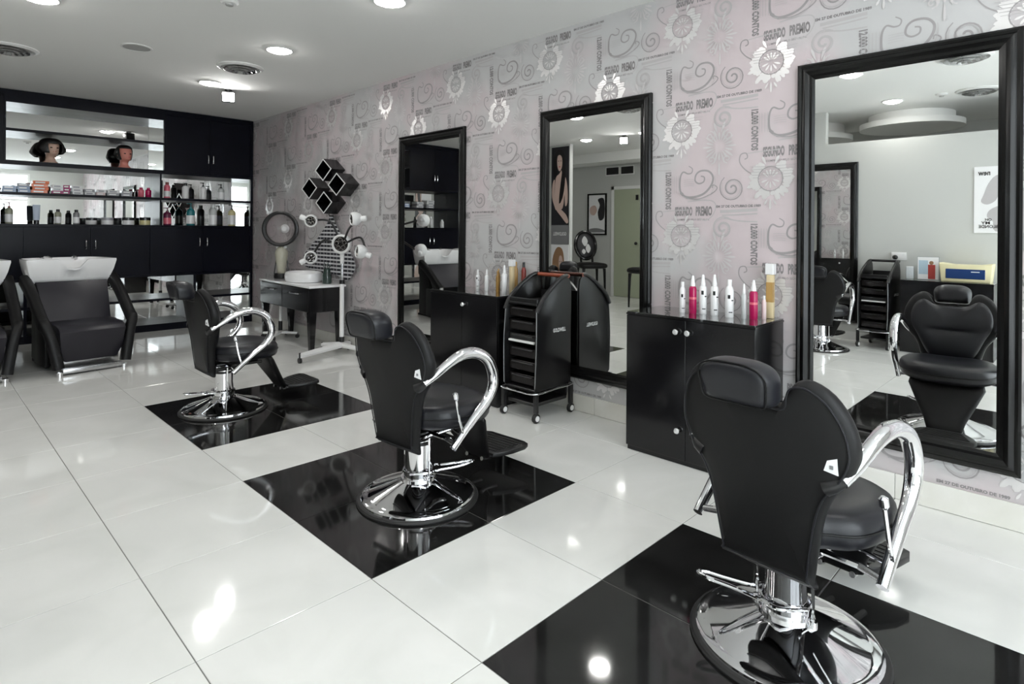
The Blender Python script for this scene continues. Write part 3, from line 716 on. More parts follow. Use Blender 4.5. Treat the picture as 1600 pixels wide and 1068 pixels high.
# ================================================================== BOTTLES
def bottle(name, loc, h, r, body, cap, label, cat='bottle', style='cone', group=None, lab=None, labm='bwhite'):
    t = thing(name, label, cat, loc, 0, group)
    if style == 'cone':
        hb = h*0.72
        bm = NB(); lathe(bm, [(0, 0), (r*0.92, 0), (r, 0.004), (r, hb*0.90), (r*0.86, hb*0.97), (r*0.55, hb), (0, hb)], 20); b = obj('body', bm, body, t)
        bm = NB(); lathe(bm, [(r*0.60, hb), (r*0.62, hb+h*0.05), (r*0.50, hb+h*0.12), (r*0.30, h-0.004), (r*0.2, h), (0, h)], 16); obj('cap', bm, cap, t)
    elif style == 'flip':
        hb = h*0.84
        bm = NB(); lathe(bm, [(0, 0), (r*0.92, 0), (r, 0.004), (r, hb*0.85), (r*0.75, hb*0.95), (r*0.5, hb), (0, hb)], 20); b = obj('body', bm, body, t)
        bm = NB(); lathe(bm, [(r*0.55, hb-0.001), (r*0.55, h-0.003), (r*0.48, h), (0, h)], 16); obj('cap', bm, cap, t)
    elif style == 'pump':
        hb = h*0.76
        bm = NB(); lathe(bm, [(0, 0), (r*0.95, 0), (r, 0.005), (r, hb*0.82), (r*0.8, hb*0.93), (r*0.35, hb), (0, hb)], 20); b = obj('body', bm, body, t)
        bm = NB(); lathe(bm, [(r*0.38, hb-0.001), (r*0.38, hb+h*0.06), (r*0.14, hb+h*0.07), (r*0.14, h-0.012), (r*0.30, h-0.010), (r*0.30, h), (0, h)], 14)
        box(bm, -r*0.95, 0, -r*0.16, r*0.16, h-0.011, h-0.002); obj('pump', bm, cap, t)
    elif style == 'slim':
        bm = NB(); box(bm, -r, r, -r, r, 0, h*0.80, bev=r*0.25); b = obj('body', bm, body, t)
        bm = NB(); box(bm, -r*1.25, r*1.25, -r*1.25, r*1.25, h*0.80, h, bev=0.002, seg=1); obj('cap', bm, cap, t)
    elif style == 'jar':
        bm = NB(); lathe(bm, [(0, 0), (r*0.95, 0), (r, 0.004), (r, h*0.62), (r*0.9, h*0.66), (0, h*0.66)], 24); b = obj('body', bm, body, t)
        bm = NB(); lathe(bm, [(r*1.03, h*0.62), (r*1.03, h-0.003), (r*0.98, h), (0, h)], 24); obj('lid', bm, cap, t)
    elif style == 'tube':
        bm = NB(); n = 6
        rings = []
        for k in range(n):
            u = k/(n-1); z = h*0.2+u*h*0.8; a = r*(1-u)+r*1.15*u; c = r*(1-u)+0.002*u
            rings.append([bm.verts.new((a*math.cos(i*PI/8), c*math.sin(i*PI/8), z)) for i in range(16)])
        for A, B in zip(rings, rings[1:]):
            for i in range(16): bm.faces.new((A[i], A[(i+1) % 16], B[(i+1) % 16], B[i]))
        bm.faces.new(rings[0]); bm.faces.new(rings[-1]); b = obj('body', bm, body, t)
        bm = NB(); lathe(bm, [(0, 0), (r*0.85, 0), (r*0.85, h*0.2), (0, h*0.2)], 18); obj('cap', bm, cap, t)
    if lab:
        bm = NB(); z0, z1 = h*lab[0], h*lab[1]
        lathe(bm, [(r*1.005, z0), (r*1.012, z0), (r*1.012, z1), (r*1.005, z1)], 20); obj('label', bm, labm, b)
    return t
def mark(t, r, h, zs):
    # dark printed device and lines on the side that looks into the room (-x)
    bm = NB(); a0 = math.radians(225)
    for (z0, z1, da, wa) in zs:
        A = [(r*1.01*math.cos(a0+da+wa*k/3), r*1.01*math.sin(a0+da+wa*k/3)) for k in range(4)]
        for (x, y), (x2, y2) in zip(A, A[1:]):
            bm.faces.new([bm.verts.new(v) for v in ((x, y, h*z0), (x2, y2, h*z0), (x2, y2, h*z1), (x, y, h*z1))])
    obj('print', bm, 'ink_black', t)
NZ = 0.814
LOGO = [(0.50, 0.60, -0.75, 0.62), (0.44, 0.47, 0.10, 0.6), (0.13, 0.155, -0.5, 0.9)]
for (x, y, h, r, body, cap, st, lb) in (
    (3.189, 1.741, 0.178, 0.0165, 'bwhite', 'bwhite', 'flip', 'short white bottle at the left end of the nearest cabinet top'),
    (3.184, 1.674, 0.218, 0.0195, 'magenta', 'bwhite', 'cone', 'magenta bottle with white pointed cap, left of the row of white ones'),
    (3.203, 1.621, 0.226, 0.020, 'bwhite', 'bwhite', 'cone', 'tall white bottle right beside the left magenta bottle'),
    (3.203, 1.551, 0.230, 0.020, 'bwhite', 'bwhite', 'cone', 'tall white bottle in the middle of the nearest cabinet top'),
    (3.193, 1.460, 0.208, 0.021, 'bwhite', 'bwhite', 'flip', 'white bottle with rounded cap standing left of the clear spray bottle'),
    (3.206, 1.384, 0.190, 0.013, 'clearb', 'bwhite', 'cone', 'slender clear grey spray bottle between white and magenta bottles'),
    (3.215, 1.335, 0.212, 0.020, 'magenta', 'bwhite', 'cone', 'magenta bottle with white pointed cap at the right, beside the gold tube'),
    (3.262, 1.298, 0.128, 0.011, 'pinkpale', 'bwhite', 'flip', 'small pale bottle with white cap before the gold tube'),
    (3.318, 1.285, 0.300, 0.016, 'goldpale', 'bwhite', 'slim', 'tall gold tube with square white head on the nearest cabinet')):
    r *= 1.1
    t = bottle('bottle', (x, y, NZ), h, r, body, cap, lb, 'bottle', st, 'bottles on the nearest cabinet')
    if body == 'bwhite': mark(t, r, h, LOGO)
    if body == 'magenta':
        bm = NB(); lathe(bm, [(r*1.004, h*0.38), (r*1.012, h*0.38), (r*1.012, h*0.44), (r*1.004, h*0.44)], 20); obj('label', bm, 'pinkb', t)
    if body == 'goldpale':
        bm = NB(); box(bm, -r*1.02, r*0.3, -r*1.02, r*1.02, h*0.30, h*0.66); obj('label', bm, 'gold', t)
FZ = 0.806
for (x, y, h, r, body, cap, st, lb) in (
    (3.282, 3.627, 0.158, 0.0175, 'bwhite', 'bwhite', 'cone', 'small white bottle with dark print at the left end of the far cabinet top'),
    (3.236, 3.470, 0.168, 0.018, 'bwhite', 'bwhite', 'cone', 'plain white bottle with pointed cap on the far cabinet top'),
    (3.215, 3.322, 0.165, 0.015, 'amber', 'amber', 'flip', 'amber oil bottle on the far cabinet top'),
    (3.180, 3.215, 0.215, 0.021, 'bwhite', 'bwhite', 'cone', 'tall white bottle beside the amber bottles on the far cabinet'),
    (3.262, 3.215, 0.255, 0.016, 'goldpale', 'bwhite', 'slim', 'gold tube with square white head beside the trolley'),
    (3.330, 3.240, 0.235, 0.017, 'gold', 'gold', 'flip', 'golden brown bottle next to the gold tube by the trolley'),
    (3.335, 3.160, 0.235, 0.019, 'redbrown', 'capblack', 'flip', 'dark red bottle with black cap behind the trolley'),
    (3.245, 3.345, 0.180, 0.013, 'amber', 'gold', 'flip', 'slim amber bottle behind the oil bottle on the far cabinet')):
    t = bottle('bottle', (x, y, FZ), h, r, body, cap, lb, 'bottle', st, 'bottles on the far cabinet')
    if body == 'bwhite' and y > 3.5: mark(t, r, h, LOGO)

# ================================================================== TROLLEYS
def make_trolley(label, loc, rotz):
    # local: front (drawers) towards +x, origin on the floor at the middle
    t = thing('salon_trolley', label, 'trolley', loc, rotz, 'black salon trolleys')
    D, Wd = 0.375, 0.300
    # side panels: straight front, curved shoulder rising to the rear handle
    prof = [(-D/2, 0.215), (D/2-0.02, 0.205), (D/2, 0.22), (D/2-0.004, 0.50), (D/2-0.012, 0.745), (D/2-0.040, 0.800), (0.06, 0.862), (-0.04, 0.925), (-0.09, 0.955), (-0.15, 0.960), (-D/2+0.01, 0.93), (-D/2, 0.86)]
    for s in (-1, 1):
        bm = NB(); prism(bm, prof, lambda p_, d, s=s: (p_[0], s*(Wd/2-0.016+d+0.010*math.sin(max(0, min(1, (p_[1]-0.2)/0.6))*PI)), p_[1]), 0.0, 0.014, bev=0.004)
        sp = obj('side_panel', bm, 'trolley_black', t)
        edge = smooth_path([(D/2+0.001, s*(Wd/2-0.004), 0.225), (D/2-0.002, s*(Wd/2+0.004), 0.50), (D/2-0.010, s*(Wd/2-0.004), 0.745)], 5)
        bm = NB(); tube(bm, edge, 0.0028, 6); obj('edge_strip', bm, 'strip', sp)
        rim = smooth_path([(D/2-0.01, s*(Wd/2+0.001), 0.735), (0.135, s*(Wd/2+0.003), 0.803), (0.06, s*(Wd/2+0.001), 0.868), (-0.04, s*(Wd/2-0.004), 0.932), (-0.10, s*(Wd/2-0.006), 0.962), (-0.15, s*(Wd/2-0.008), 0.967)], 5)
        bm = NB(); tube(bm, rim, 0.015, 8); obj('grab_rail', bm, 'black_plastic', sp)
        vs, fs = fitw(text_geo('GOLDWELL', bold=0.035), 0.135, 0.028)
        bm = NB(); yy = s*(Wd/2+0.0095)
        if s == -1: flat(bm, vs, fs, lambda u, v: (-0.105+u, yy, 0.585+v+0.000))
        else: flat(bm, vs, fs, lambda u, v: (0.02-u, yy, 0.585+v))
        obj('lettering', bm, 'white_plastic', sp)
    bm = NB(); box(bm, -D/2, -D/2+0.012, -Wd/2+0.018, Wd/2-0.018, 0.22, 0.85, bev=0.002, seg=1); obj('back_panel', bm, 'black_plastic', t)
    bm = NB(); box(bm, -D/2+0.012, D/2-0.025, -Wd/2+0.016, Wd/2-0.016, 0.775, 0.790, bev=0.002, seg=1); box(bm, D/2-0.05, D/2-0.035, -Wd/2+0.016, Wd/2-0.016, 0.789, 0.82, bev=0.003, seg=1); obj('top_tray', bm, 'black_plastic', t)
    for k in range(6):
        z0 = 0.232+k*0.092
        bm = NB(); w = Wd/2-0.022; x0, x1 = -D/2+0.02, D/2-0.035
        box(bm, x0, x1, -w, w, z0, z0+0.004); box(bm, x0, x0+0.004, -w, w, z0+0.004, z0+0.06); box(bm, x0, x1, -w, -w+0.004, z0+0.004, z0+0.06); box(bm, x0, x1, w-0.004, w, z0+0.004, z0+0.06)
        box(bm, x1-0.004, x1, -w, w, z0+0.004, z0+0.062, bev=0.001, seg=1)
        d = obj('drawer', bm, 'grille_dark' if k != 3 else 'black_plastic', t)
        bm = NB(); box(bm, x1, x1+0.016, -w+0.03, w-0.03, z0+0.048, z0+0.056, bev=0.002, seg=1); obj('drawer_handle', bm, 'black_plastic', d)
        bm = NB()
        for s in (-1, 1): box(bm, x0, x1+0.012, s*(w+0.001), s*(w+0.006), z0+0.064, z0+0.070)
        obj('runner', bm, 'steel' if k in (2, 4) else 'black_plastic', d)
    bm = NB(); box(bm, -D/2+0.03, D/2-0.012, -Wd/2+0.03, Wd/2-0.03, 0.517, 0.530, bev=0.002, seg=1); sh = obj('pull_shelf', bm, 'white_plastic', t)
    bm = NB(); box(bm, -D/2+0.01, D/2-0.01, -Wd/2+0.012, Wd/2-0.012, 0.196, 0.212, bev=0.003, seg=1); box(bm, -D/2+0.02, D/2-0.02, -Wd/2+0.02, Wd/2-0.02, 0.095, 0.118, bev=0.004, seg=1)
    box(bm, -D/2+0.02, -D/2+0.03, -Wd/2+0.02, Wd/2-0.02, 0.118, 0.196); obj('base_frame', bm, 'black_plastic', t)
    ring = smooth_path([(D/2+0.012, Wd/2+0.012, 0.196), (D/2+0.018, 0, 0.190), (D/2+0.012, -Wd/2-0.012, 0.196), (0, -Wd/2-0.018, 0.200), (-D/2-0.004, -Wd/2-0.012, 0.205), (-D/2-0.008, 0, 0.205), (-D/2-0.004, Wd/2+0.012, 0.205), (0, Wd/2+0.018, 0.200)], 6, True)
    bm = NB(); tube(bm, [p for p in ring], 0.006, 8, closed=True); obj('guard_rail', bm, 'chrome', t)
    for sx in (-1, 1):
        for sy in (-1, 1):
            x, y = sx*(D/2-0.005), sy*(Wd/2+0.002)
            bm = NB(); box(bm, x-0.014, x+0.014, y-0.014, y+0.014, 0.062, 0.196, bev=0.004); lg = obj('leg', bm, 'black_plastic', t)
            bm = NB(); tube(bm, [(x, y-0.014, 0.031), (x, y-0.010, 0.031), (x, y+0.010, 0.031), (x, y+0.014, 0.031)], [0.026, 0.031, 0.031, 0.026], 20); w = obj('caster_wheel', bm, 'rubber', lg)
            bm = NB(); tube(bm, [(x, y-0.0165, 0.031), (x, y+0.0165, 0.031)], 0.019, 18); obj('wheel_hub', bm, 'white_plastic', lg)
    bm = NB(); tube(bm, [(-0.15, -Wd/2-0.004, 0.965), (-0.15, Wd/2+0.004, 0.965)], 0.014, 12); obj('push_bar', bm, 'brown_wood', t)
    return t
tr = make_trolley('black salon trolley with brown push bar standing before the middle mirror', (3.138, 2.832, 0), PI)
tr2 = dup(tr, (-0.985, 1.785, 0), 0.12, 'black salon trolley against the grey partition, seen in the nearest mirror')
for k in tr2.children:
    if k.name.startswith('push_bar'): k.data = k.data.copy(); k.data.materials[0] = MATS['black_plastic']

# ================================================================== WALL UNIT ON THE BACK WALL
UX0, UX1 = -0.35, 3.365
YBK = 8.735
def panel(name, x0, x1, z0, z1, y0, y1, m, parent): 
    bm = NB(); box(bm, x0, x1, y0, y1, z0, z1); return obj(name, bm, m, parent)
def bar_handle(x, z, parent, up=0.055):
    bm = NB()
    tube(bm, smooth_path([(x, YC, z-up), (x, YC-0.026, z-up+0.006), (x, YC-0.032, z), (x, YC-0.026, z+up-0.006), (x, YC, z+up)], 4), 0.0055, 8); obj('handle', bm, 'chrome', parent)
def wall_cab(name, x0, x1, z0, z1, label, hz, gap):
    t = thing(name, label, 'cabinet', ((x0+x1)/2, YC+0.19, z0), 0, 'dark doors of the back wall unit')
    t.location = (0, 0, 0); cx = (x0+x1)/2
    t.location = (cx, YC+0.19, z0)
    def loc(o): o.location = (-cx, -(YC+0.19), -z0); return o
    bm = NB(); box(bm, x0, x1, YC+0.019, YBK, z0, z1); loc(obj('body', bm, 'laminate', t))
    for (a, b, hx) in ((x0, cx-0.001, cx-gap), (cx+0.001, x1, cx+gap)):
        bm = NB(); box(bm, a+0.001, b, YC, YC+0.018, z0+0.001, z1-0.001, bev=0.0012, seg=1); d = loc(obj('door', bm, 'laminate', t))
        bm = NB(); z = hz
        tube(bm, smooth_path([(hx, YC+0.001, z-0.055), (hx, YC-0.026, z-0.047), (hx, YC-0.032, z), (hx, YC-0.026, z+0.047), (hx, YC+0.001, z+0.055)], 4), 0.0065, 8); obj('handle', bm, 'chrome', d)
    return t
wall_cab('wall_cabinet', 2.285, 3.335, 1.985, 2.700, 'dark overhead cabinet in the right corner of the wall unit', 2.185, 0.030)
wall_cab('wall_cabinet', -0.33, 0.725, 1.985, 2.700, 'dark overhead cabinet at the left end, seen in the farthest mirror', 2.185, 0.030)
wall_cab('base_cabinet', 2.115, 3.335, 0.710, 1.285, 'dark lower cabinet right of the wash units, with two bar handles', 1.105, 0.045)
wall_cab('base_cabinet', 0.895, 2.113, 0.710, 1.285, 'dark lower cabinet directly behind the right wash unit', 1.085, 0.045)
wall_cab('base_cabinet', -0.33, 0.893, 0.710, 1.285, 'dark lower cabinet behind the left wash unit', 1.085, 0.045)
t = thing('wall_shelving', 'dark wall unit carcass with open mirror backed shelves along the back wall', 'shelving', (1.5, YC+0.19, 0))
def up(o): o.location = (-1.5, -(YC+0.19), 0); return o
up(panel('side_panel', 3.336, UX1, 0.0, 2.765, YC-0.005, YBK, 'laminate', t)); up(panel('side_panel', UX0, -0.331, 0.0, 2.765, YC-0.005, YBK, 'laminate', t))
up(panel('top_fascia', -0.331, 3.336, 2.701, 2.765, YC, YBK, 'laminate', t))
up(panel('niche_head', 0.726, 2.284, 2.630, 2.701, YC, YBK, 'laminate', t))
up(panel('niche_side', 0.726, 0.745, 2.006, 2.630, YC, YBK, 'laminate', t)); up(panel('niche_side', 2.265, 2.284, 2.006, 2.630, YC, YBK, 'laminate', t))
up(panel('shelf', 0.745, 2.265, 2.322, 2.352, YC+0.002, YBK, 'laminate', t))
up(panel('shelf', -0.331, 3.336, 1.958, 1.984, YC, YBK, 'laminate', t)); up(panel('shelf', 0.726, 2.284, 1.984, 2.006, YC, YBK, 'laminate', t))
up(panel('shelf', -0.331, 3.336, 1.632, 1.662, YC, YBK, 'laminate', t))
up(panel('counter', -0.331, 3.336, 1.286, 1.318, YC-0.004, YBK, 'laminate', t))
up(panel('divider', 2.222, 2.242, 1.662, 1.958, YC+0.01, YBK, 'laminate', t)); up(panel('divider', 2.222, 2.242, 1.318, 1.632, YC+0.01, YBK, 'laminate', t))
up(panel('shelf', -0.331, 3.336, 0.372, 0.402, YC, YBK, 'laminate', t)); up(panel('shelf', -0.331, 3.336, 0.680, 0.709, YC, YBK, 'laminate', t))
up(panel('plinth', -0.331, 3.336, 0.0, 0.085, YC+0.01, YBK, 'laminate', t))
for x in (2.615, 0.90):
    up(panel('divider', x, x+0.03, 0.402, 0.680, YC+0.002, YBK, 'laminate', t)); up(panel('divider', x, x+0.03, 0.085, 0.372, YC+0.002, YBK, 'laminate', t))
for (a, b, z0, z1) in ((0.745, 2.265, 2.352, 2.630), (0.745, 2.265, 2.006, 2.322), (-0.331, 2.222, 1.662, 1.958), (2.242, 3.336, 1.662, 1.958), (-0.331, 2.222, 1.318, 1.632), (2.242, 3.336, 1.318, 1.632),
                       (-0.331, 0.90, 0.402, 0.680), (0.93, 2.615, 0.402, 0.680), (2.645, 3.336, 0.402, 0.680), (-0.331, 0.90, 0.085, 0.372), (0.93, 2.615, 0.085, 0.372), (2.645, 3.336, 0.085, 0.372)):
    up(panel('mirror_back', a, b, z0, z1, YBK-0.012, YBK-0.004, 'mirror', t))
for (a, z0, z1) in ((3.332, 1.662, 1.958), (3.332, 1.318, 1.632), (3.332, 0.402, 0.68), (3.332, 0.085, 0.372)):
    up(panel('mirror_side', a, a+0.004, z0, z1, YC+0.03, YBK-0.012, 'mirror', t))
for (z0, z1) in ((2.352, 2.630), (2.006, 2.322)): up(panel('mirror_side', 2.261, 2.265, z0, z1, YC+0.03, YBK-0.012, 'mirror', t))

# products on the wall unit
GL = 'products on the lower shelf of the wall unit'; GU = 'products on the upper shelf of the wall unit'
YS = YC+0.11
for (x, h, r, body, cap, st, lb, lab) in (
    (0.785, 0.235, 0.034, 'olive', 'redbrown', 'pump', 'clear bottle with white label at the left edge of the lower shelf', (0.08, 0.45)),
    (1.020, 0.215, 0.030, 'bluetube', 'capblack', 'tube', 'pale blue tube standing on its cap on the lower shelf', None),
    (1.214, 0.170, 0.032, 'olive', 'capblack', 'flip', 'small bottle with black cap, left one of two alike on the lower shelf', (0.08, 0.5)),
    (1.385, 0.170, 0.032, 'greyb', 'capblack', 'flip', 'small bottle with black cap, right one of two alike on the lower shelf', (0.08, 0.5)),
    (1.530, 0.080, 0.055, 'whitebox', 'capblack', 'jar', 'white jar with black lid, leftmost jar on the lower shelf', None),
    (1.690, 0.085, 0.062, 'whitebox', 'greybox', 'jar', 'wide white jar, second jar on the lower shelf', None),
    (1.905, 0.090, 0.066, 'whitebox', 'capblack', 'jar', 'wide pale jar, third jar on the lower shelf', None),
    (2.085, 0.095, 0.060, 'yellowb', 'capblack', 'jar', 'yellowish jar with black lid left of the shelf divider', None),
    (2.335, 0.225, 0.046, 'plum', 'plum', 'pump', 'plum pump bottle with pink label beside the shelf divider', (0.08, 0.42)),
    (2.610, 0.290, 0.050, 'teal', 'teal', 'pump', 'large teal pump bottle with pale label on the lower shelf', (0.08, 0.45)),
    (2.885, 0.285, 0.050, 'clearb', 'whitebox', 'flip', 'large clear bottle with white label right of the teal one', (0.06, 0.5)),
    (3.130, 0.290, 0.048, 'yellowb', 'capblack', 'pump', 'large yellowish pump bottle at the right end of the lower shelf', (0.06, 0.5)),
    (0.20, 0.20, 0.034, 'bwhite', 'bwhite', 'flip', 'white bottle on the left part of the lower shelf, in the farthest mirror', None),
    (-0.05, 0.15, 0.034, 'bwhite', 'bwhite', 'flip', 'short white bottle at the left end of the lower shelf, in the farthest mirror', None)):
    bottle('bottle' if st != 'jar' else 'jar', (x, YS, 1.318), h, r, body, cap, lb, 'jar' if st == 'jar' else 'bottle', st, GL, lab, 'pinkb' if body == 'plum' else 'bwhite')
for (x, h, r, body, cap, st, lb, lab) in (
    (2.040, 0.120, 0.034, 'pinkb', 'magenta', 'flip', 'short pink bottle left of the upper shelf divider', None),
    (2.120, 0.120, 0.034, 'magenta', 'magenta', 'flip', 'short magenta bottle beside the short pink one', None),
    (2.330, 0.205, 0.036, 'pinkb', 'redbrown', 'flip', 'tall pink bottle just right of the upper shelf divider', (0.1, 0.45)),
    (2.545, 0.205, 0.040, 'whitebox', 'capblack', 'flip', 'white bottle second from the divider on the upper shelf', None),
    (2.760, 0.225, 0.040, 'bwhite', 'capblack', 'pump', 'white pump bottle in the middle of the upper right shelf', None),
    (2.985, 0.215, 0.042, 'clearb', 'capblack', 'pump', 'pale grey pump bottle at the right end of the upper shelf', (0.08, 0.5))):
    bottle('bottle', (x, YS, 1.662), h, r, body, cap, lb, 'bottle', st, GU, lab)
def carton(x, z, w, h, d, m, lb, rot=0.0, yy=0.0):
    t = thing('carton', lb, 'box', (x, YS+yy, z), rot, 'hair colour cartons on the upper shelf')
    bm = NB(); box(bm, -w/2, w/2, -d/2, d/2, 0, h, bev=0.0015, seg=1); b = obj('box_body', bm, m, t)
    bm = NB(); box(bm, -w/2*0.7, w/2*0.5, -d/2-0.0012, -d/2+0.001, h*0.25, h*0.7); obj('label', bm, 'bwhite' if m != 'whitebox' else 'greybox', b)
def stack(x, mats, w, desc, h=0.034):
    names = ['bottom', 'second', 'third', 'topmost', 'loose top']
    for k, m in enumerate(mats):
        carton(x+random.uniform(-0.008, 0.008), 1.662+k*h, w, h-0.001, 0.16, m, '%s carton of the %s stack on the upper shelf' % (names[k] if k < len(mats)-1 or k == 0 else 'topmost', desc), random.uniform(-0.04, 0.04))
stack(0.780, ['bluebox', 'bluebox'], 0.12, 'leftmost blue')
stack(0.905, ['bluebox', 'bluebox', 'greybox'], 0.11, 'blue and grey')
stack(1.045, ['orangebox']*4, 0.145, 'orange')
stack(1.195, ['magbox', 'whitebox', 'whitebox'], 0.10, 'white and magenta')
stack(1.285, ['magbox', 'magbox', 'magbox'], 0.065, 'narrow magenta')
stack(1.385, ['whitebox', 'whitebox', 'whitebox'], 0.10, 'white')
stack(1.500, ['whitebox', 'greybox'], 0.10, 'white and grey')
stack(1.610, ['pinkpale', 'whitebox'], 0.09, 'pale pink')
stack(1.735, ['greybox', 'whitebox'], 0.12, 'grey and white')
stack(1.870, ['greybox', 'greybox'], 0.11, 'right grey')
stack(0.50, ['whitebox', 'greybox', 'whitebox'], 0.14, 'mirror side white')
stack(0.27, ['greybox', 'greybox', 'whitebox', 'whitebox'], 0.16, 'far left grey')
t = thing('price_card', 'white card standing on the cartons, seen in the farthest mirror', 'card', (0.32, YS-0.02, 1.662+4*0.034))
bm = NB(); box(bm, -0.11, 0.11, -0.003, 0.003, 0, 0.115, bev=0.001, seg=1); obj('card', bm, 'paper_white', t)
bm = NB(); box(bm, -0.05, 0.05, 0.003, 0.04, 0, 0.004); box(bm, -0.05, 0.05, 0.0031, 0.006, 0.004, 0.06); obj('foot', bm, 'paper_white', t)

# ------------------------------------------------------------------ mannequin heads
def head(label, loc, rotz, skin, style):
    t = thing('mannequin_head', label, 'mannequin head', loc, rotz, 'practice heads in the niche')
    # rings: z, centre x, half depth, half width (local +x is where the face looks)
    R_ = [(0.0, 0.0, 0.062, 0.075), (0.012, 0.0, 0.058, 0.070), (0.03, -0.002, 0.046, 0.050), (0.06, -0.004, 0.042, 0.043), (0.085, 0.000, 0.046, 0.046), (0.097, 0.018, 0.066, 0.050), (0.108, 0.022, 0.078, 0.056),
          (0.125, 0.018, 0.084, 0.062), (0.145, 0.012, 0.088, 0.067), (0.165, 0.008, 0.091, 0.070), (0.185, 0.004, 0.094, 0.073), (0.205, 0.001, 0.095, 0.075), (0.225, -0.002, 0.092, 0.073), (0.243, -0.004, 0.082, 0.066), (0.258, -0.006, 0.064, 0.052), (0.268, -0.007, 0.040, 0.033), (0.272, -0.007, 0.012, 0.010)]
    n = 28
    def pt(k, i, grow=0.0):
        z, cx, a, b = R_[k]; th = 2*PI*i/n; th = th if th <= PI else th-2*PI
        x = cx+(a+grow)*math.cos(th); y = (b+grow)*math.sin(th)
        if z > 0.1 and grow == 0:
            x += 0.017*math.exp(-((z-0.150)/0.012)**2)*math.exp(-(th/0.16)**2) + 0.007*math.exp(-((z-0.165)/0.014)**2)*math.exp(-(th/0.12)**2)
            x -= 0.008*math.exp(-((z-0.172)/0.009)**2)*math.exp(-((abs(th)-0.38)/0.2)**2)
            x += 0.005*math.exp(-((z-0.130)/0.006)**2)*math.exp(-(th/0.28)**2)
            x += 0.006*math.exp(-((z-0.106)/0.010)**2)*math.exp(-(th/0.3)**2)
        return (x, y, z)
    def shell(rows, skipf, grow, drop=None):
        bm = NB(); G = {}
        for k in rows:
            for i in range(n):
                p_ = pt(k, i, grow(k, i)); G[k, i] = bm.verts.new(p_ if drop is None else drop(p_, k, i))
        for k, k2 in zip(rows, rows[1:]):
            for i in range(n):
                if skipf(k, i): continue
                j = (i+1) % n; bm.faces.new((G[k, i], G[k, j], G[k2, j], G[k2, i]))
        return bm, G
    rows = list(range(len(R_)))
    bm, G = shell(rows, lambda k, i: False, lambda k, i: 0.0)
    bm.faces.new([G[0, i] for i in range(n)][::-1]); bm.faces.new([G[rows[-1], i] for i in range(n)])
    h = obj('head', bm, skin, t, sharp=2.0)
    for s in (-1, 1):
        bm = NB(); sphere(bm, (0.090, s*0.030, 0.172), 0.010, sc=(0.6, 1.3, 0.7)); obj('eye', bm, 'eye_dark', h)
        bm = NB(); sphere(bm, (0.000, s*0.071, 0.160), 0.018, sc=(0.7, 0.35, 1.2)); obj('ear', bm, skin, h)
    bm = NB(); sphere(bm, (0.0985, 0, 0.1285), 0.016, sc=(0.42, 1.15, 0.42)); obj('mouth', bm, 'lips', h)
    def th_of(i):
        a = 2*PI*i/n; return abs(a if a <= PI else a-2*PI)
    if style == 'bob':
        gr = lambda k, i: 0.026+0.042*(1 if th_of(i) > 0.9 else 0.2)*math.exp(-((R_[k][0]-0.155)/0.05)**2)*(1+0.12*math.sin(i*2.3))
        sk = lambda k, i: (th_of(i) < 0.80 and R_[k][0] < 0.200)
        start = 6
    else:
        gr = lambda k, i: 0.009+0.030*(1 if th_of(i) > 1.9 else 0)*math.exp(-((R_[k][0]-0.16)/0.045)**2)
        sk = lambda k, i: (th_of(i) < 1.25 and R_[k][0] < 0.222)
        start = 5
    bm, G = shell(rows[start:], sk, gr)
    for f_ in list(bm.faces): pass
    bm.faces.new([G[rows[-1], i] for i in range(n)])
    vs0 = [v for v in bm.verts if not v.link_faces]; bmesh.ops.delete(bm, geom=vs0, context='VERTS')
    for v in bm.verts:
        if v.co.z > 0.2: v.co.z += 0.012
    r_ = bmesh.ops.solidify(bm, geom=list(bm.faces), thickness=0.006)
    obj('hair', bm, 'hair', t, sharp=2.0)
    return t
head('mannequin head with a loose black bob in the upper niche', (1.145, YC+0.12, 2.0065), math.radians(-76), 'skin_pale', 'bob')
head('mannequin head with reddish face and hair drawn back in the upper niche', (1.862, YC+0.12, 2.0065), math.radians(-80), 'skin_red', 'tied')

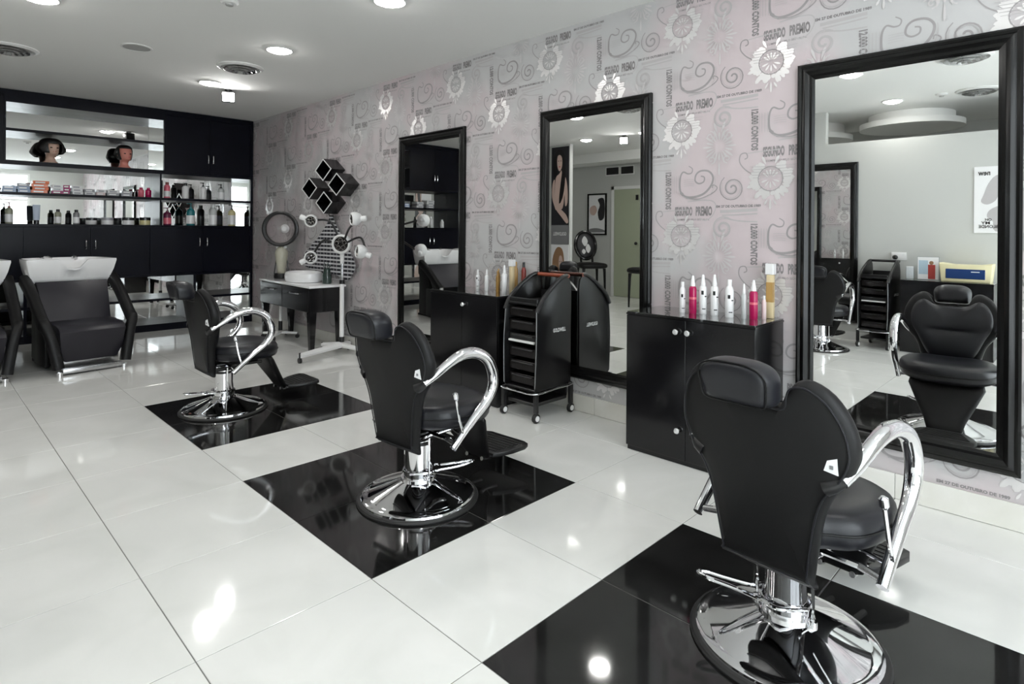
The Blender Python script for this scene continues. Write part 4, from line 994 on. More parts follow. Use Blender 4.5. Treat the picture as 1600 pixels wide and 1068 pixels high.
# ================================================================== WASH UNITS
def make_wash(label, loc, rotz):
    # local: the sitter faces -y, origin on the floor under the front feet
    t = thing('wash_unit', label, 'wash chair', loc, rotz, 'backwash chairs with white basins')
    # basin
    top = []
    def rim(z, yk, wk, cut=0.0):
        pts = [(-0.36*wk, -0.02), (-0.33*wk, -0.05), (-0.15*wk, -0.065), (-0.085, -0.065+cut), (0.085, -0.065+cut), (0.15*wk, -0.065), (0.33*wk, -0.05), (0.36*wk, -0.02), (0.345*wk, 0.25*yk), (0.27*wk, 0.40*yk), (0.0, 0.43*yk), (-0.27*wk, 0.40*yk), (-0.345*wk, 0.25*yk)]
        return [(p.x, p.y) for p in smooth_path([(a, b, 0) for a, b in pts], 4, True)]
    yb0 = 0.60
    bm = NB(); rings = []
    lay = [(0.760, 0.82, 0.84, 0.06, 0), (0.80, 0.88, 0.88, 0.045, 0), (0.88, 0.95, 0.95, 0.018, 0), (0.965, 1.0, 1.0, 0.0, 0), (0.982, 0.995, 0.99, 0.0, 0.004), (0.984, 0.955, 0.955, 0.01, 0.02), (0.970, 0.93, 0.93, 0.022, 0.03), (0.87, 0.80, 0.82, 0.06, 0.05), (0.84, 0.55, 0.58, 0.12, 0.05)]
    for z, wk, yk, sy, cut in lay:
        pts = rim(z, yk, wk); rg = []
        for x, y in pts:
            zz = z
            if z > 0.9 and y < 0.03: zz = z-0.088*math.exp(-(x/0.088)**4)        # neck notch
            rg.append(bm.verts.new((x, yb0+sy+y, zz)))
        rings.append(rg)
    n = len(rings[0])
    for A, B in zip(rings, rings[1:]):
        for i in range(n):
            j = (i+1) % n; bm.faces.new((A[i], A[j], B[j], B[i]))
    bm.faces.new(rings[0][::-1]); bm.faces.new(rings[-1]); bs = obj('basin', bm, 'white_gloss', t, sharp=1.3)
    bm = NB(); lathe(bm, [(0.022, 0.0), (0.022, 0.008), (0.015, 0.014), (0, 0.016)], 18, c=(-0.15, yb0+0.33, 0.978)); tube(bm, smooth_path([(-0.15, yb0+0.33, 0.985), (-0.13, yb0+0.28, 1.000), (-0.10, yb0+0.23, 0.985)], 5), 0.008, 10); obj('mixer_tap', bm, 'chrome', bs)
    bm = NB(); tube(bm, smooth_path([(0.10, yb0+0.35, 0.975), (0.10, yb0+0.33, 0.995), (0.10, yb0+0.28, 0.990), (0.10, yb0+0.25, 0.975)], 5), [0.009]*8+[0.012]*4+[0.018]*4, 10); obj('hand_shower', bm, 'chrome', bs)
    # back pad, seat and front pad
    bm = NB(); A = [(-0.29, 0.0), (0.29, 0.0), (0.262, 0.36), (-0.262, 0.36)]
    d1 = Vector((0, -0.20, -0.36)).normalized(); n1 = Vector((0, -0.36, 0.20)).normalized(); o1 = Vector((0, 0.60, 0.765))
    prism(bm, [(-0.285, 0.0), (0.285, 0.0), (0.255, 0.42), (-0.255, 0.42)], lambda p_, d: tuple(o1+d1*p_[1]+n1*d+Vector((p_[0], 0, 0))), -0.05, 0.035, bev=0.012); obj('back_pad', bm, 'leather_grey', t)
    bm = NB(); prof = [(0.46, 0.435), (0.10, 0.425), (0.02, 0.405), (-0.010, 0.37), (0.02, 0.20), (0.055, 0.105), (0.085, 0.105), (0.11, 0.30), (0.46, 0.33)]
    prism(bm, prof, lambda p_, d: (d*(1.0 if p_[1] > 0.35 else (0.95 if p_[1] > 0.15 else 0.80)), p_[0], p_[1]), -0.255, 0.255, bev=0.014); obj('seat_pad', bm, 'leather_grey', t)
    bm = NB(); box(bm, -0.20, 0.20, 0.14, 0.60, 0.03, 0.33, bev=0.01); box(bm, -0.24, 0.24, 0.62, 0.90, 0.03, 0.70, bev=0.02); box(bm, -0.20, 0.20, 0.60, 1.00, 0.60, 0.772, bev=0.02); obj('pedestal', bm, 'leather_back', t)
    bm = NB(); box(bm, -0.225, 0.225, 0.0, 0.05, 0.012, 0.055, bev=0.004); obj('front_rail', bm, 'steel', t)
    bm = NB(); box(bm, -0.235, 0.235, 0.115, 0.135, 0.03, 0.32, bev=0.004); obj('front_plate', bm, 'steel', t)
    # arms: padded boomerangs
    for s in (-1, 1):
        pts = smooth_path([(s*0.350, 0.66, 0.80), (s*0.345, 0.45, 0.69), (s*0.340, 0.16, 0.475), (s*0.335, 0.085, 0.43), (s*0.30, 0.05, 0.32), (s*0.255, 0.01, 0.06)], 4)
        bm = NB(); rings = []
        for k, p_ in enumerate(pts):
            tt = (pts[min(k+1, len(pts)-1)]-pts[max(k-1, 0)]).normalized(); a = Vector((1, 0, 0)); a = (a-tt*a.dot(tt)).normalized(); b = tt.cross(a)
            w = 0.036; d = 0.050
            rings.append([bm.verts.new(p_+a*x+b*y) for x, y in ((-w, -d+0.012), (-w+0.012, -d), (w-0.012, -d), (w, -d+0.012), (w, d-0.012), (w-0.012, d), (-w+0.012, d), (-w, d-0.012))])
        for A, B in zip(rings, rings[1:]):
            for i in range(8): bm.faces.new((A[i], A[(i+1) % 8], B[(i+1) % 8], B[i]))
        bm.faces.new(rings[0]); bm.faces.new(rings[-1]); ar = obj('arm', bm, 'leather_back', t, sharp=0.9)
        bm = NB(); lathe(bm, [(0, 0), (0.024, 0), (0.024, 0.03), (0, 0.03)], 16, c=(s*0.245, 0.012, 0)); obj('foot', bm, 'chrome', ar)
        bm = NB(); box(bm, s*0.262-0.02, s*0.262+0.02, 0.30, 0.62, 0.03, 0.42, bev=0.01); obj('side_post', bm, 'leather_back', ar)
    bm = NB(); box(bm, -0.22, 0.22, 0.55, 0.95, 0.0, 0.03); obj('floor_plate', bm, 'black_matte', t)
    return t
wa = make_wash('wash unit with white basin fully in view before the wall unit', (1.180, 6.400, 0), math.radians(6.5))
dup(wa, (0.335, 6.420, 0), math.radians(3), 'wash unit with white basin cut by the left edge of the picture')

# ================================================================== TABLE CORNER
t = thing('salon_table', 'black console table with white top against the papered wall', 'table', (3.155, 6.47, 0), math.radians(-2.2))
ZT = 0.694
bm = NB(); box(bm, -0.225, 0.186, -0.700, 0.665, ZT-0.024, ZT, bev=0.003); obj('table_top', bm, 'white_gloss', t)
bm = NB(); box(bm, -0.205, 0.180, -0.680, 0.645, 0.415, ZT-0.025, bev=0.003, seg=1); obj('body', bm, 'lacquer_black', t)
for a, b in ((-0.670, -0.008), (0.008, 0.635)):
    bm = NB(); box(bm, -0.222, -0.206, a, b, 0.425, ZT-0.035, bev=0.002, seg=1); d = obj('drawer', bm, 'lacquer_black', t)
    c = (a+b)/2; bm = NB(); tube(bm, smooth_path([(-0.222, c-0.12, 0.60), (-0.245, c-0.10, 0.60), (-0.245, c+0.10, 0.60), (-0.222, c+0.12, 0.60)], 4), 0.006, 8); obj('handle', bm, 'chrome', d)
for sx, sy in ((-0.170, -0.64), (0.140, -0.64), (-0.170, 0.61), (0.140, 0.61)):
    bm = NB(); rings = []
    prism(bm, [(-1, -1), (1, -1), (1, 1), (-1, 1)], lambda p_, z, sx=sx, sy=sy: (sx+p_[0]*(0.022+0.016*z/0.415), sy+p_[1]*(0.022+0.016*z/0.415), z), 0.0, 0.4155, bev=0.003); obj('leg', bm, 'lacquer_black', t)
t = thing('wash_bowl', 'round white ceramic bowl on the white table top', 'basin', (3.128, 6.36, ZT))
bm = NB(); lathe(bm, [(0, 0), (0.16, 0), (0.185, 0.006), (0.196, 0.03), (0.198, 0.07), (0.192, 0.10), (0.180, 0.112), (0.168, 0.106), (0.160, 0.06), (0.13, 0.022), (0, 0.018)], 48); T(bm, bm.verts, Matrix.Diagonal((0.95, 1.32, 1.0, 1))); obj('bowl', bm, 'white_gloss', t)
bm = NB(); lathe(bm, [(0, 0.019), (0.022, 0.019), (0.022, 0.023), (0, 0.024)], 18); obj('drain', bm, 'chrome', t)
t = thing('glass_jar', 'small dark green glass vase behind the bowl on the table', 'vase', (3.20, 5.965, ZT))
bm = NB(); lathe(bm, [(0, 0), (0.045, 0), (0.05, 0.01), (0.05, 0.09), (0.035, 0.13), (0.038, 0.16), (0.034, 0.16), (0.031, 0.13), (0.046, 0.09), (0.045, 0.012), (0, 0.012)], 24); obj('vase', bm, 'vase_glass', t)
bm = NB()
for k in range(7):
    a = k*0.9; tube(bm, smooth_path([(0, 0, 0.10), (0.02*math.cos(a), 0.02*math.sin(a), 0.17), (0.05*math.cos(a), 0.05*math.sin(a), 0.20+0.02*(k % 3))], 3), [0.004]*6+[0.002], 6)
obj('stems', bm, 'vase_glass', t)
# ------------------------------------------------------------------ steamer
t = thing('wheeled_stand', 'white wheeled stand tucked under the console table', 'stand', (3.10, 6.88, 0), 0.3)
bm = NB()
for k in range(4):
    a = k*PI/2+0.5; tube(bm, [(0.02*math.cos(a), 0.02*math.sin(a), 0.065), (0.20*math.cos(a), 0.20*math.sin(a), 0.058)], [0.018, 0.014], 8)
bs = obj('base', bm, 'white_plastic', t)
for k in range(4):
    a = k*PI/2+0.5; bm = NB(); tube(bm, [(0.20*math.cos(a)-0.011*math.sin(a), 0.20*math.sin(a)+0.011*math.cos(a), 0.024), (0.20*math.cos(a)+0.011*math.sin(a), 0.20*math.sin(a)-0.011*math.cos(a), 0.024)], 0.024, 14); tube(bm, [(0.20*math.cos(a), 0.20*math.sin(a), 0.03), (0.20*math.cos(a), 0.20*math.sin(a), 0.062)], 0.008, 8); obj('caster', bm, 'black_plastic', bs)
bm = NB(); tube(bm, [(0, 0, 0.06), (0, 0, 0.40)], 0.016, 12); obj('pole', bm, 'white_plastic', t)
bm = NB(); tube(bm, [(0, 0, 0.09), (0, 0, 0.20)], 0.024, 12); obj('pole_sleeve', bm, 'black_plastic', t)
t = thing('hair_steamer', 'hair steamer with round smoked hood standing on the console table', 'hair steamer', (3.155, 6.985, 0.694-0.74), math.atan2(-0.75, -0.66))
bm = NB(); lathe(bm, [(0, 0.74), (0.085, 0.74), (0.09, 0.76), (0.08, 0.80), (0, 0.80)], 28); obj('boiler_base', bm, 'black_plastic', t)
bm = NB(); lathe(bm, [(0.045, 0.80), (0.05, 0.86), (0.068, 0.96), (0.075, 1.05), (0.05, 1.10), (0.03, 1.12), (0, 1.12)], 28); obj('water_tank', bm, 'amber_tank', t)
bm = NB()
for s in (-1, 1): tube(bm, [(0, s*0.085, 0.79), (0, s*0.045, 1.10)], 0.006, 8)
obj('tank_stay', bm, 'black_plastic', t)
bm = NB(); tube(bm, [(0, 0, 1.10), (0.02, 0, 1.15)], 0.02, 12); sphere(bm, (0.01, 0.045, 1.11), 0.02); sphere(bm, (0.01, -0.045, 1.11), 0.02); obj('neck', bm, 'white_plastic', t)
RC = Matrix.Translation((0.04, 0, 1.330)) @ Matrix.Rotation(PI/2, 4, 'Y')
bm = NB(); lathe(bm, [(0.195, -0.02), (0.210, -0.012), (0.210, 0.03), (0.195, 0.036), (0.170, 0.03), (0.170, -0.015)] + [(0.195, -0.02)], 40, mtx=RC); rg = obj('hood_rim', bm, 'black_plastic', t)
bm = NB(); lathe(bm, [(0.19, 0.0), (0.185, -0.06), (0.16, -0.12), (0.11, -0.165), (0.05, -0.185), (0, -0.188)], 40, mtx=RC); obj('hood_dome', bm, 'smoke_dome', t)
bm = NB(); lathe(bm, [(0.05, -0.17), (0.055, -0.16), (0.03, -0.13), (0, -0.125)], 24, mtx=RC); obj('steam_nozzle', bm, 'white_plastic', t)
# ------------------------------------------------------------------ heat lamp
LX, LY = 3.165, 5.585
t = thing('heat_lamp', 'white infrared hair dryer stand with five round lamp heads', 'heat lamp', (LX, LY, 0))
bm = NB()
legs = [(-0.52, -0.14), (0.16, 0.13), (0.05, -0.24), (-0.10, 0.22)]
for a, b in legs[:2]: tube(bm, [(0, 0, 0.092), (a, b, 0.070)], [0.034, 0.026], 8)
for a, b in legs[2:]: tube(bm, [(0, 0, 0.092), (a, b, 0.075)], [0.030, 0.022], 8)
bs = obj('base', bm, 'white_plastic', t)
for a, b in legs:
    bm = NB(); tube(bm, [(a, b, 0.03), (a, b, 0.10)], 0.010, 10); tube(bm, [(a-0.012, b, 0.026), (a+0.012, b, 0.026)], 0.026, 16); obj('caster', bm, 'black_plastic', bs)
bm = NB(); tube(bm, [(0, 0, 0.17), (0, 0, 0.735)], 0.023, 16); obj('pole', bm, 'white_plastic', t)
bm = NB(); tube(bm, [(0, 0, 0.09), (0, 0, 0.12), (0, 0, 0.121), (0, 0, 0.175)], [0.015, 0.015, 0.028, 0.028], 14); tube(bm, [(0, 0, 0.72), (0, 0, 0.76)], 0.028, 14); obj('pole_sleeve', bm, 'black_plastic', t)
bm = NB(); tube(bm, [(0, 0, 0.75), (0, 0, 0.96)], 0.011, 12); obj('inner_pole', bm, 'chrome', t)
bm = NB(); tube(bm, [(0, 0, 0.93), (0, 0, 1.04)], [0.020, 0.024], 14); obj('neck', bm, 'white_plastic', t)
rv = Vector((0.7026, -0.7116, 0)); fv = Vector((-0.7116, -0.7026, 0))     # to the right and towards the room
hc = Vector((0, 0, 1.131))
def orient(d):
    z = Vector(d).normalized(); x = Vector((0, 0, 1)).cross(z).normalized(); y = z.cross(x)
    return Matrix((x, y, z)).transposed().to_4x4()
def lamp_head(c, d, r, parent, big=False, cap_dir=None):
    Mx = Matrix.Translation(c) @ orient(d)
    bm = NB(); lathe(bm, [(r*0.72, 0.018), (r*0.80, 0.030), (r*0.95, 0.022), (r, 0.0), (r*0.96, -0.03), (r*0.70, -0.06), (r*0.35, -0.075), (0, -0.078)], 32, mtx=Mx)
    h = obj('lamp_head', bm, 'white_plastic', parent)
    bm = NB(); lathe(bm, [(0, 0.006), (r*0.4, 0.008), (r*0.73, 0.016), (r*0.74, 0.020)], 32, mtx=Mx); obj('grille', bm, 'grille_dark', h)
    bm = NB()
    for k in range(5):
        a = k*2*PI/5+0.4; q = [Mx @ Vector((r*0.42*math.cos(a)+r*0.2*math.cos(u), r*0.42*math.sin(a)+r*0.2*math.sin(u), 0.022)) for u in [m*PI/4 for m in range(8)]]
        tube(bm, q, 0.0035, 5, closed=True)
    obj('filament', bm, 'filament', h)
    if cap_dir is not None:
        cd = Vector(cap_dir).normalized(); p0 = Vector(c)+cd*r*0.9
        bm = NB(); tube(bm, [p0-cd*0.02, p0+cd*0.03, p0+cd*0.055, p0+cd*0.062], [0.022, 0.028, 0.028, 0.018], 14); obj('end_cap', bm, 'white_plastic', h)
        bm = NB(); sphere(bm, tuple(p0-cd*0.012+fv*0.028), 0.010); obj('hinge', bm, 'black_plastic', h)
cd_ = hc+fv*0.03
lamp_head(cd_, fv*1.0+rv*(-0.12), 0.104, t)
def hp(dx, dz, dd): return hc+rv*dx+Vector((0, 0, dz))+fv*dd
hs = [(hp(-0.305, 0.236, 0.06), fv*1.0+rv*0.15+Vector((0, 0, -0.1)), -rv*0.9+Vector((0, 0, 0.35)), hp(-0.13, 0.235, 0.02)),
      (hp(0.262, 0.250, 0.54), fv*0.60-rv*1.0+Vector((0, 0, -0.1)), rv*1.0+Vector((0, 0, 0.05)), hp(0.13, 0.17, 0.20)),
      (hp(-0.305, -0.140, 0.06), fv*1.0+rv*0.20+Vector((0, 0, 0.12)), -rv*0.9+Vector((0, 0, -0.45)), hp(-0.20, 0.03, 0.02)),
      (hp(0.311, -0.058, 0.52), fv*0.60-rv*1.0+Vector((0, 0, 0.12)), rv*1.0+Vector((0, 0, -0.4)), hp(0.25, 0.07, 0.24))]
for c, d, cdn, mid in hs:
    lamp_head(c, d, 0.066, t, cap_dir=cdn)
    st = hc+(mid-hc).normalized()*0.09 - fv*0.01
    bm = NB(); tube(bm, smooth_path([st, mid, c-Vector(d).normalized()*0.06], 7), 0.011, 10); obj('flex_arm', bm, 'black_plastic', t)
# ------------------------------------------------------------------ wall cubes
def wall_cube(yc, zc, label):
    t = thing('wall_cube', label, 'wall shelf', (XR, yc, zc), 0, 'black diamond wall cubes')
    hy, hz, d = 0.185, 0.122, 0.170
    O = [(0, hz), (hy, 0), (0, -hz), (-hy, 0)]; k = 0.90; I = [(a*k, b*k) for a, b in O]
    for i in range(4):
        j = (i+1) % 4; bm = NB()
        prism(bm, [O[i], O[j], I[j], I[i]], lambda p_, x: (-x, p_[0], p_[1]), 0.0, d-0.004); s = obj('side', bm, 'lacquer_black', t, sharp=0.3)
        bm = NB(); prism(bm, [O[i], O[j], I[j], I[i]], lambda p_, x: (-x, p_[0], p_[1]), d-0.004, d); obj('edge_band', bm, 'white_plastic', s, sharp=0.3)
    bm = NB(); prism(bm, I, lambda p_, x: (-x, p_[0], p_[1]), 0.002, 0.010); obj('back', bm, 'black_matte', t, sharp=0.3)
for px_y, px_z, lb in ((6.095, 1.935, 'top cube of the four black diamond wall cubes'), (5.80, 1.762, 'right cube of the four black diamond wall cubes'), (6.415, 1.745, 'left cube of the four black diamond wall cubes'), (6.075, 1.575, 'bottom cube of the four black diamond wall cubes')):
    wall_cube(px_y, px_z, lb)
# ------------------------------------------------------------------ checked cape on the wall
t = thing('hanging_cape', 'black and white checked cape hanging on the wall behind the heat lamp', 'cape', (XR-0.02, 6.17, 1.08))
co = [(-0.02, 0.345), (-0.05, 0.335), (-0.13, 0.25), (-0.25, 0.13), (-0.36, 0.02), (-0.50, -0.10), (-0.545, -0.19), (-0.50, -0.27), (-0.40, -0.34), (-0.33, -0.345), (-0.1, -0.30), (0.2, -0.30), (0.55, -0.25), (0.66, -0.20), (0.62, -0.10), (0.44, 0.02), (0.27, 0.12), (0.11, 0.24), (0.02, 0.335)]
co = [(p.x, p.y) for p in smooth_path([(a, b, 0) for a, b in co], 3, True)]
bm = NB(); pillow(bm, co, (0.02, 0.0), 0.004, 0.004, lambda a, b, d: (-0.014-d-0.010*math.sin(a*34)*max(0, 0.4-b), a, b), rings=(0, 0.15, 0.3, 0.45, 0.6, 0.75, 0.88, 0.96, 1.0)); obj('cloth', bm, 'check_cloth', t, sharp=1.5)
bm = NB(); tube(bm, smooth_path([(0.019, 0, 0.352), (-0.02, 0, 0.352), (-0.032, 0, 0.365), (-0.034, 0, 0.385)], 4), 0.006, 8); obj('hook', bm, 'black_plastic', t)

# ================================================================== THE OTHER SIDE (seen in the mirrors)
ZO = 0.780
t = thing('sterilizer', 'cream sterilizer box with dark blue window on the partition cabinet', 'box', (-1.06, 1.00, ZO))
bm = NB(); prism(bm, [(-0.205, 0.0), (0.205, 0.0), (0.225, 0.195), (0.11, 0.178), (-0.11, 0.178), (-0.225, 0.195)], lambda p_, x: (x, p_[0], p_[1]), -0.12, 0.12, bev=0.01); obj('body', bm, 'cream', t)
bm = NB(); box(bm, 0.118, 0.126, -0.165, 0.165, 0.035, 0.135, bev=0.004, seg=1); obj('window', bm, 'navy', t)
bm = NB(); box(bm, 0.124, 0.13, -0.12, -0.05, 0.105, 0.113); obj('scale_mark', bm, 'bwhite', t)
t = thing('brochure_stand', 'acrylic stand with salon leaflet on the partition cabinet', 'brochure stand', (-1.03, 1.335, ZO))
bm = NB(); box(bm, -0.01, -0.006, -0.10, 0.10, 0.0, 0.25); box(bm, -0.04, 0.04, -0.10, 0.10, 0.0, 0.004); obj('stand', bm, 'acrylic', t)
bm = NB(); box(bm, -0.0055, -0.003, -0.095, 0.095, 0.005, 0.245); lf = obj('leaflet', bm, 'paper_white', t)
bm = NB(); box(bm, -0.003, -0.0022, 0.0, 0.085, 0.06, 0.21); obj('leaflet_panel', bm, 'ink_blue', lf)
bm = NB(); lathe(bm, [(0, 0), (0.02, 0), (0.02, 0.0006), (0, 0.0006)], 18, mtx=Matrix.Translation((-0.0028, -0.03, 0.185)) @ Matrix.Rotation(PI/2, 4, 'Y')); box(bm, -0.003, -0.0022, -0.065, 0.0, 0.01, 0.165, mi=1); obj('leaflet_figure', bm, ['photo_brown', 'photo_red'], lf)
t = thing('leaflet_box', 'small clear leaflet box at the left end of the partition cabinet', 'box', (-1.03, 1.500, ZO))
bm = NB(); box(bm, -0.03, 0.03, -0.035, 0.035, 0, 0.13); obj('case', bm, 'acrylic', t)
bm = NB(); box(bm, -0.02, 0.02, -0.03, 0.03, 0.004, 0.14); obj('cards', bm, 'paper_white', t)
t = thing('wall_socket', 'white double wall socket with black plug on the partition', 'socket', (XP, 1.645, 1.02))
bm = NB(); box(bm, 0, 0.010, -0.075, 0.075, -0.045, 0.045, bev=0.003); obj('plate', bm, 'white_plastic', t)
bm = NB(); lathe(bm, [(0, 0.0), (0.026, 0.0), (0.024, 0.03), (0.012, 0.04), (0, 0.04)], 20, mtx=Matrix.Translation((0.010, 0.035, -0.012)) @ Matrix.Rotation(PI/2, 4, 'Y')); obj('plug', bm, 'black_plastic', t)
bm = NB(); box(bm, 0.010, 0.0125, -0.055, -0.035, 0.010, 0.028); box(bm, 0.010, 0.0125, 0.01, 0.03, 0.022, 0.036); obj('switch', bm, 'paper_white', t)

def blob(bm, pts, x, mi, dx=0.0006, n=3):
    q = [(p.x, p.y) for p in smooth_path([(a, b, 0) for a, b in pts], n, True)]
    prism(bm, q, lambda p_, d: (d, p_[0], p_[1]), x, x+dx, mi)
# poster of the silver-haired model: faces +x; y runs to the viewer's left as seen by someone facing the wall
t = thing('wall_poster', 'white poster of a silver haired model, cut by the right mirror frame', 'poster', (XP, 0.715, 1.29))
bm = NB(); box(bm, 0.0, 0.012, -0.25, 0.25, 0, 0.70, bev=0.002, seg=1); sh = obj('sheet', bm, 'paper_white', t)
bm = NB(); blob(bm, [(0.170, 0.40), (0.130, 0.52), (0.070, 0.60), (-0.030, 0.63), (-0.130, 0.60), (-0.170, 0.48), (-0.150, 0.36), (-0.100, 0.42), (0.020, 0.44), (0.070, 0.34), (0.140, 0.30), (0.190, 0.33)], 0.0122, 0)
obj('hair_print', bm, 'photo_silver', sh)
bm = NB(); blob(bm, [(0.050, 0.53), (-0.010, 0.56), (-0.090, 0.53), (-0.100, 0.40), (-0.050, 0.30), (0.000, 0.29), (0.040, 0.36)], 0.0130, 0); obj('face_print', bm, 'photo_pink', sh)
bm = NB()
for y in (0.015, -0.055): blob(bm, [(y+0.02, 0.452), (y, 0.462), (y-0.02, 0.452), (y, 0.444)], 0.0137, 0)
blob(bm, [(0.005, 0.352), (-0.020, 0.360), (-0.045, 0.352), (-0.020, 0.340)], 0.0137, 1); obj('feature_print', bm, ['photo_dark', 'lips'], sh)
bm = NB(); blob(bm, [(0.140, 0.17), (0.120, 0.24), (0.030, 0.29), (-0.070, 0.29), (-0.170, 0.22), (-0.175, 0.02), (0.070, 0.02), (0.090, 0.12)], 0.0122, 0); obj('shoulder_print', bm, 'photo_silver', sh); 
def ptext(s, w, h, y_left, z, xx, parent, m='ink_black', name='lettering'):
    vs, fs = fitw(text_geo(s, bold=0.02), w, h); bm = NB()
    flat(bm, vs, fs, lambda u, v: (xx, y_left+u if FACE > 0 else y_left-u, z+v)); return obj(name, bm, m, parent)
FACE = 1
ptext('new', 0.10, 0.040, 0.115, 0.605, 0.0145, sh)
ptext('OH', 0.055, 0.028, 0.10, 0.128, 0.0145, sh); ptext('MY', 0.075, 0.030, 0.115, 0.092, 0.0145, sh); ptext('BLONDE', 0.165, 0.034, 0.045, 0.052, 0.0145, sh)
# posters on the pillar
t = thing('pillar_poster', 'tall poster of a long haired model on the pillar, seen in the middle mirror', 'poster', (-1.25, 6.710, 1.05))
bm = NB(); box(bm, 0.0, 0.010, -0.195, 0.195, 0.0, 1.69); sh = obj('sheet', bm, 'photo_dark', t)
bm = NB(); box(bm, 0.0102, 0.0108, -0.195, 0.195, 0.0, 0.33); obj('band', bm, 'paper_grey', sh)
bm = NB(); blob(bm, [(0.06, 1.52), (0.01, 1.55), (-0.04, 1.50), (-0.045, 1.36), (-0.01, 1.28), (0.03, 1.28), (0.065, 1.38)], 0.0104, 0)
blob(bm, [(0.10, 1.14), (0.02, 1.22), (-0.03, 1.28), (-0.05, 1.22), (-0.13, 1.14), (-0.17, 0.95), (-0.17, 0.72), (-0.12, 0.66), (-0.10, 0.86), (-0.06, 0.62), (0.10, 0.60), (0.12, 0.80)], 0.0104, 0)
blob(bm, [(0.12, 1.12), (0.17, 1.05), (0.18, 0.82), (0.10, 0.62), (-0.04, 0.47), (-0.15, 0.36), (-0.19, 0.40), (-0.13, 0.52), (0.06, 0.68), (0.12, 0.85)], 0.0109, 0)
obj('skin_print', bm, 'photo_skin', sh)
bm = NB(); blob(bm, [(0.09, 1.60), (0.0, 1.65), (-0.09, 1.56), (-0.12, 1.30), (-0.11, 1.05), (-0.06, 0.80), (0.02, 0.70), (0.0, 0.95), (-0.03, 1.15), (-0.055, 1.35), (-0.045, 1.50), (0.0, 1.56), (0.055, 1.53), (0.075, 1.40), (0.06, 1.25), (0.10, 1.15), (0.15, 1.25), (0.14, 1.48)], 0.0114, 0, n=2)
for y in (0.035, -0.018): blob(bm, [(y+0.014, 1.445), (y, 1.452), (y-0.014, 1.445), (y, 1.438)], 0.0114, 0)
obj('hair_print', bm, 'hair', sh)
bm = NB(); blob(bm, [(0.03, 1.345), (0.01, 1.352), (-0.012, 1.345), (0.01, 1.334)], 0.0116, 0); obj('lip_print', bm, 'lips', sh)
ptext('GOLDWELL', 0.30, 0.06, -0.15, 0.15, 0.0118, sh, 'paper_white')
t = thing('pillar_poster', 'lower pillar poster of a brown haired model, seen in the middle mirror', 'poster', (-1.25, 6.710, 0.20))
bm = NB(); box(bm, 0.0, 0.010, -0.195, 0.195, 0.0, 0.84); sh = obj('sheet', bm, 'paper_white', t)
bm = NB(); blob(bm, [(0.10, 0.74), (0.03, 0.80), (-0.06, 0.76), (-0.10, 0.60), (-0.10, 0.36), (-0.04, 0.28), (0.06, 0.26), (0.15, 0.30), (0.16, 0.58)], 0.0104, 0); obj('hair_print', bm, 'photo_brown', sh)
bm = NB(); blob(bm, [(0.0, 0.64), (-0.05, 0.64), (-0.075, 0.52), (-0.05, 0.40), (0.0, 0.40), (0.02, 0.52)], 0.0112, 0); blob(bm, [(0.10, 0.28), (-0.04, 0.32), (-0.16, 0.22), (-0.18, 0.02), (0.18, 0.02), (0.17, 0.18)], 0.0102, 0); obj('skin_print', bm, 'photo_skin', sh)
bm = NB()
for y in (-0.005, -0.05): blob(bm, [(y+0.011, 0.545), (y, 0.552), (y-0.011, 0.545), (y, 0.538)], 0.0118, 0)
obj('eye_print', bm, 'photo_dark', sh)
# framed picture
t = thing('framed_picture', 'black framed fashion picture above the oval back chair', 'picture', (XL, 7.28, 1.20))
bm = NB()
for a in ((-0.235, -0.205, 0, 0.84), (0.205, 0.235, 0, 0.84)): box(bm, 0, 0.03, a[0], a[1], a[2], a[3])
box(bm, 0, 0.03, -0.205, 0.205, 0, 0.03); box(bm, 0, 0.03, -0.205, 0.205, 0.81, 0.84); obj('frame', bm, 'frame_black', t)
bm = NB(); box(bm, 0.002, 0.015, -0.204, 0.204, 0.031, 0.809); sh = obj('print', bm, 'paper_white', t)
bm = NB(); blob(bm, [(-0.02, 0.72), (-0.16, 0.74), (-0.19, 0.56), (-0.17, 0.34), (-0.06, 0.30), (-0.02, 0.46), (-0.07, 0.60)], 0.0152, 0); blob(bm, [(0.17, 0.56), (0.05, 0.60), (0.0, 0.50), (0.07, 0.40), (0.17, 0.44)], 0.0152, 1); blob(bm, [(0.18, 0.12), (0.0, 0.14), (-0.18, 0.10), (-0.18, 0.06), (0.18, 0.06)], 0.0152, 2); obj('figure_print', bm, ['photo_dark', 'photo_skin', 'paper_grey'], sh)
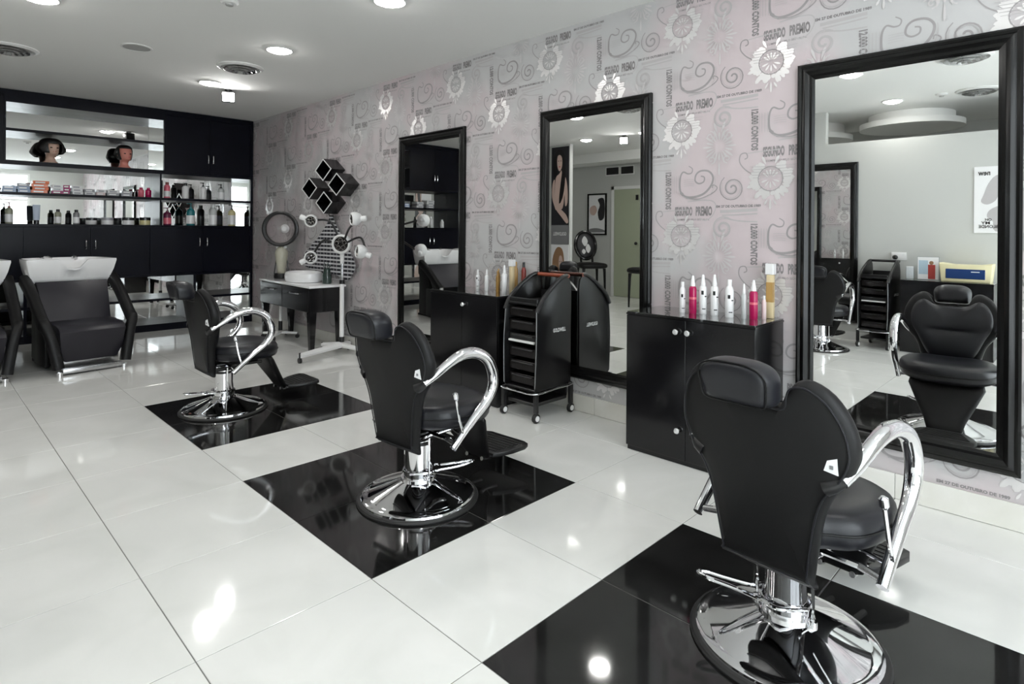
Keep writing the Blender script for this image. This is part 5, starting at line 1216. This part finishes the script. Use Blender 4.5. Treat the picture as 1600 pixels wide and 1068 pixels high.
# oval back chairs
def oval_chair(label, loc, rotz):
    t = thing('oval_back_chair', label, 'chair', loc, rotz, 'black oval back chairs')
    bm = NB(); pillow(bm, [(p.x, p.y) for p in smooth_path([(-0.24, 0.20, 0), (-0.24, -0.20, 0), (0.0, -0.26, 0), (0.24, -0.25, 0), (0.27, 0, 0), (0.24, 0.25, 0), (0.0, 0.26, 0)], 4, True)], (0.0, 0), 0.06, 0.05, lambda a, b, d: (a, b, 0.62+d), pf=8); obj('seat', bm, 'leather_back', t, sharp=1.2)
    ov = [(0.21*math.sin(k*PI/12), 1.00+0.27*math.cos(k*PI/12)) for k in range(24)]
    bm = NB(); tube(bm, [(-0.27-(z-0.7)*0.22, y, z) for y, z in ov], 0.028, 10, closed=True)
    for s in (-1, 1): tube(bm, [(-0.21, s*0.11, 0.60), (-0.275, s*0.12, 0.78)], 0.022, 8)
    fr = obj('back_frame', bm, 'lacquer_black', t)
    bm = NB(); pillow(bm, [(y*0.9, 1.0+(z-1.0)*0.9) for y, z in ov], (0, 1.0), 0.03, 0.02, lambda y, z, d: (-0.27-(z-0.7)*0.22+d, y, z), pf=3); obj('back_pad', bm, 'photo_dark', fr, sharp=1.2)
    bm = NB(); x0 = -0.238; 
    for (y, z, w, h_) in ((0.02, 1.08, 0.06, 0.10), (-0.04, 0.94, 0.05, 0.09), (0.05, 0.88, 0.04, 0.05)): blob(bm, [(y-w, z), (y, z+h_), (y+w, z), (y, z-h_)], 0, 0, 0.012)
    for v in bm.verts: v.co.x += -0.27-(v.co.z-0.7)*0.22+0.022
    obj('pad_print', bm, 'paper_white', fr)
    for sx, sy in ((-0.20, -0.19), (-0.20, 0.19), (0.21, -0.20), (0.21, 0.20)):
        bm = NB(); tube(bm, [(sx, sy, 0.575), (sx*1.02, sy*1.02, 0.50), (sx*1.05, sy*1.05, 0.20), (sx*1.06, sy*1.06, 0.0)], [0.030, 0.026, 0.020, 0.015], 10); obj('leg', bm, 'lacquer_black', t)
    return t
oc = oval_chair('black oval back chair below the framed picture, seen in the middle mirror', (-2.45, 6.95, 0), math.radians(-55))
dup(oc, (-2.0, 5.42, 0), math.radians(100), 'black oval back chair at the right edge of the middle mirror')
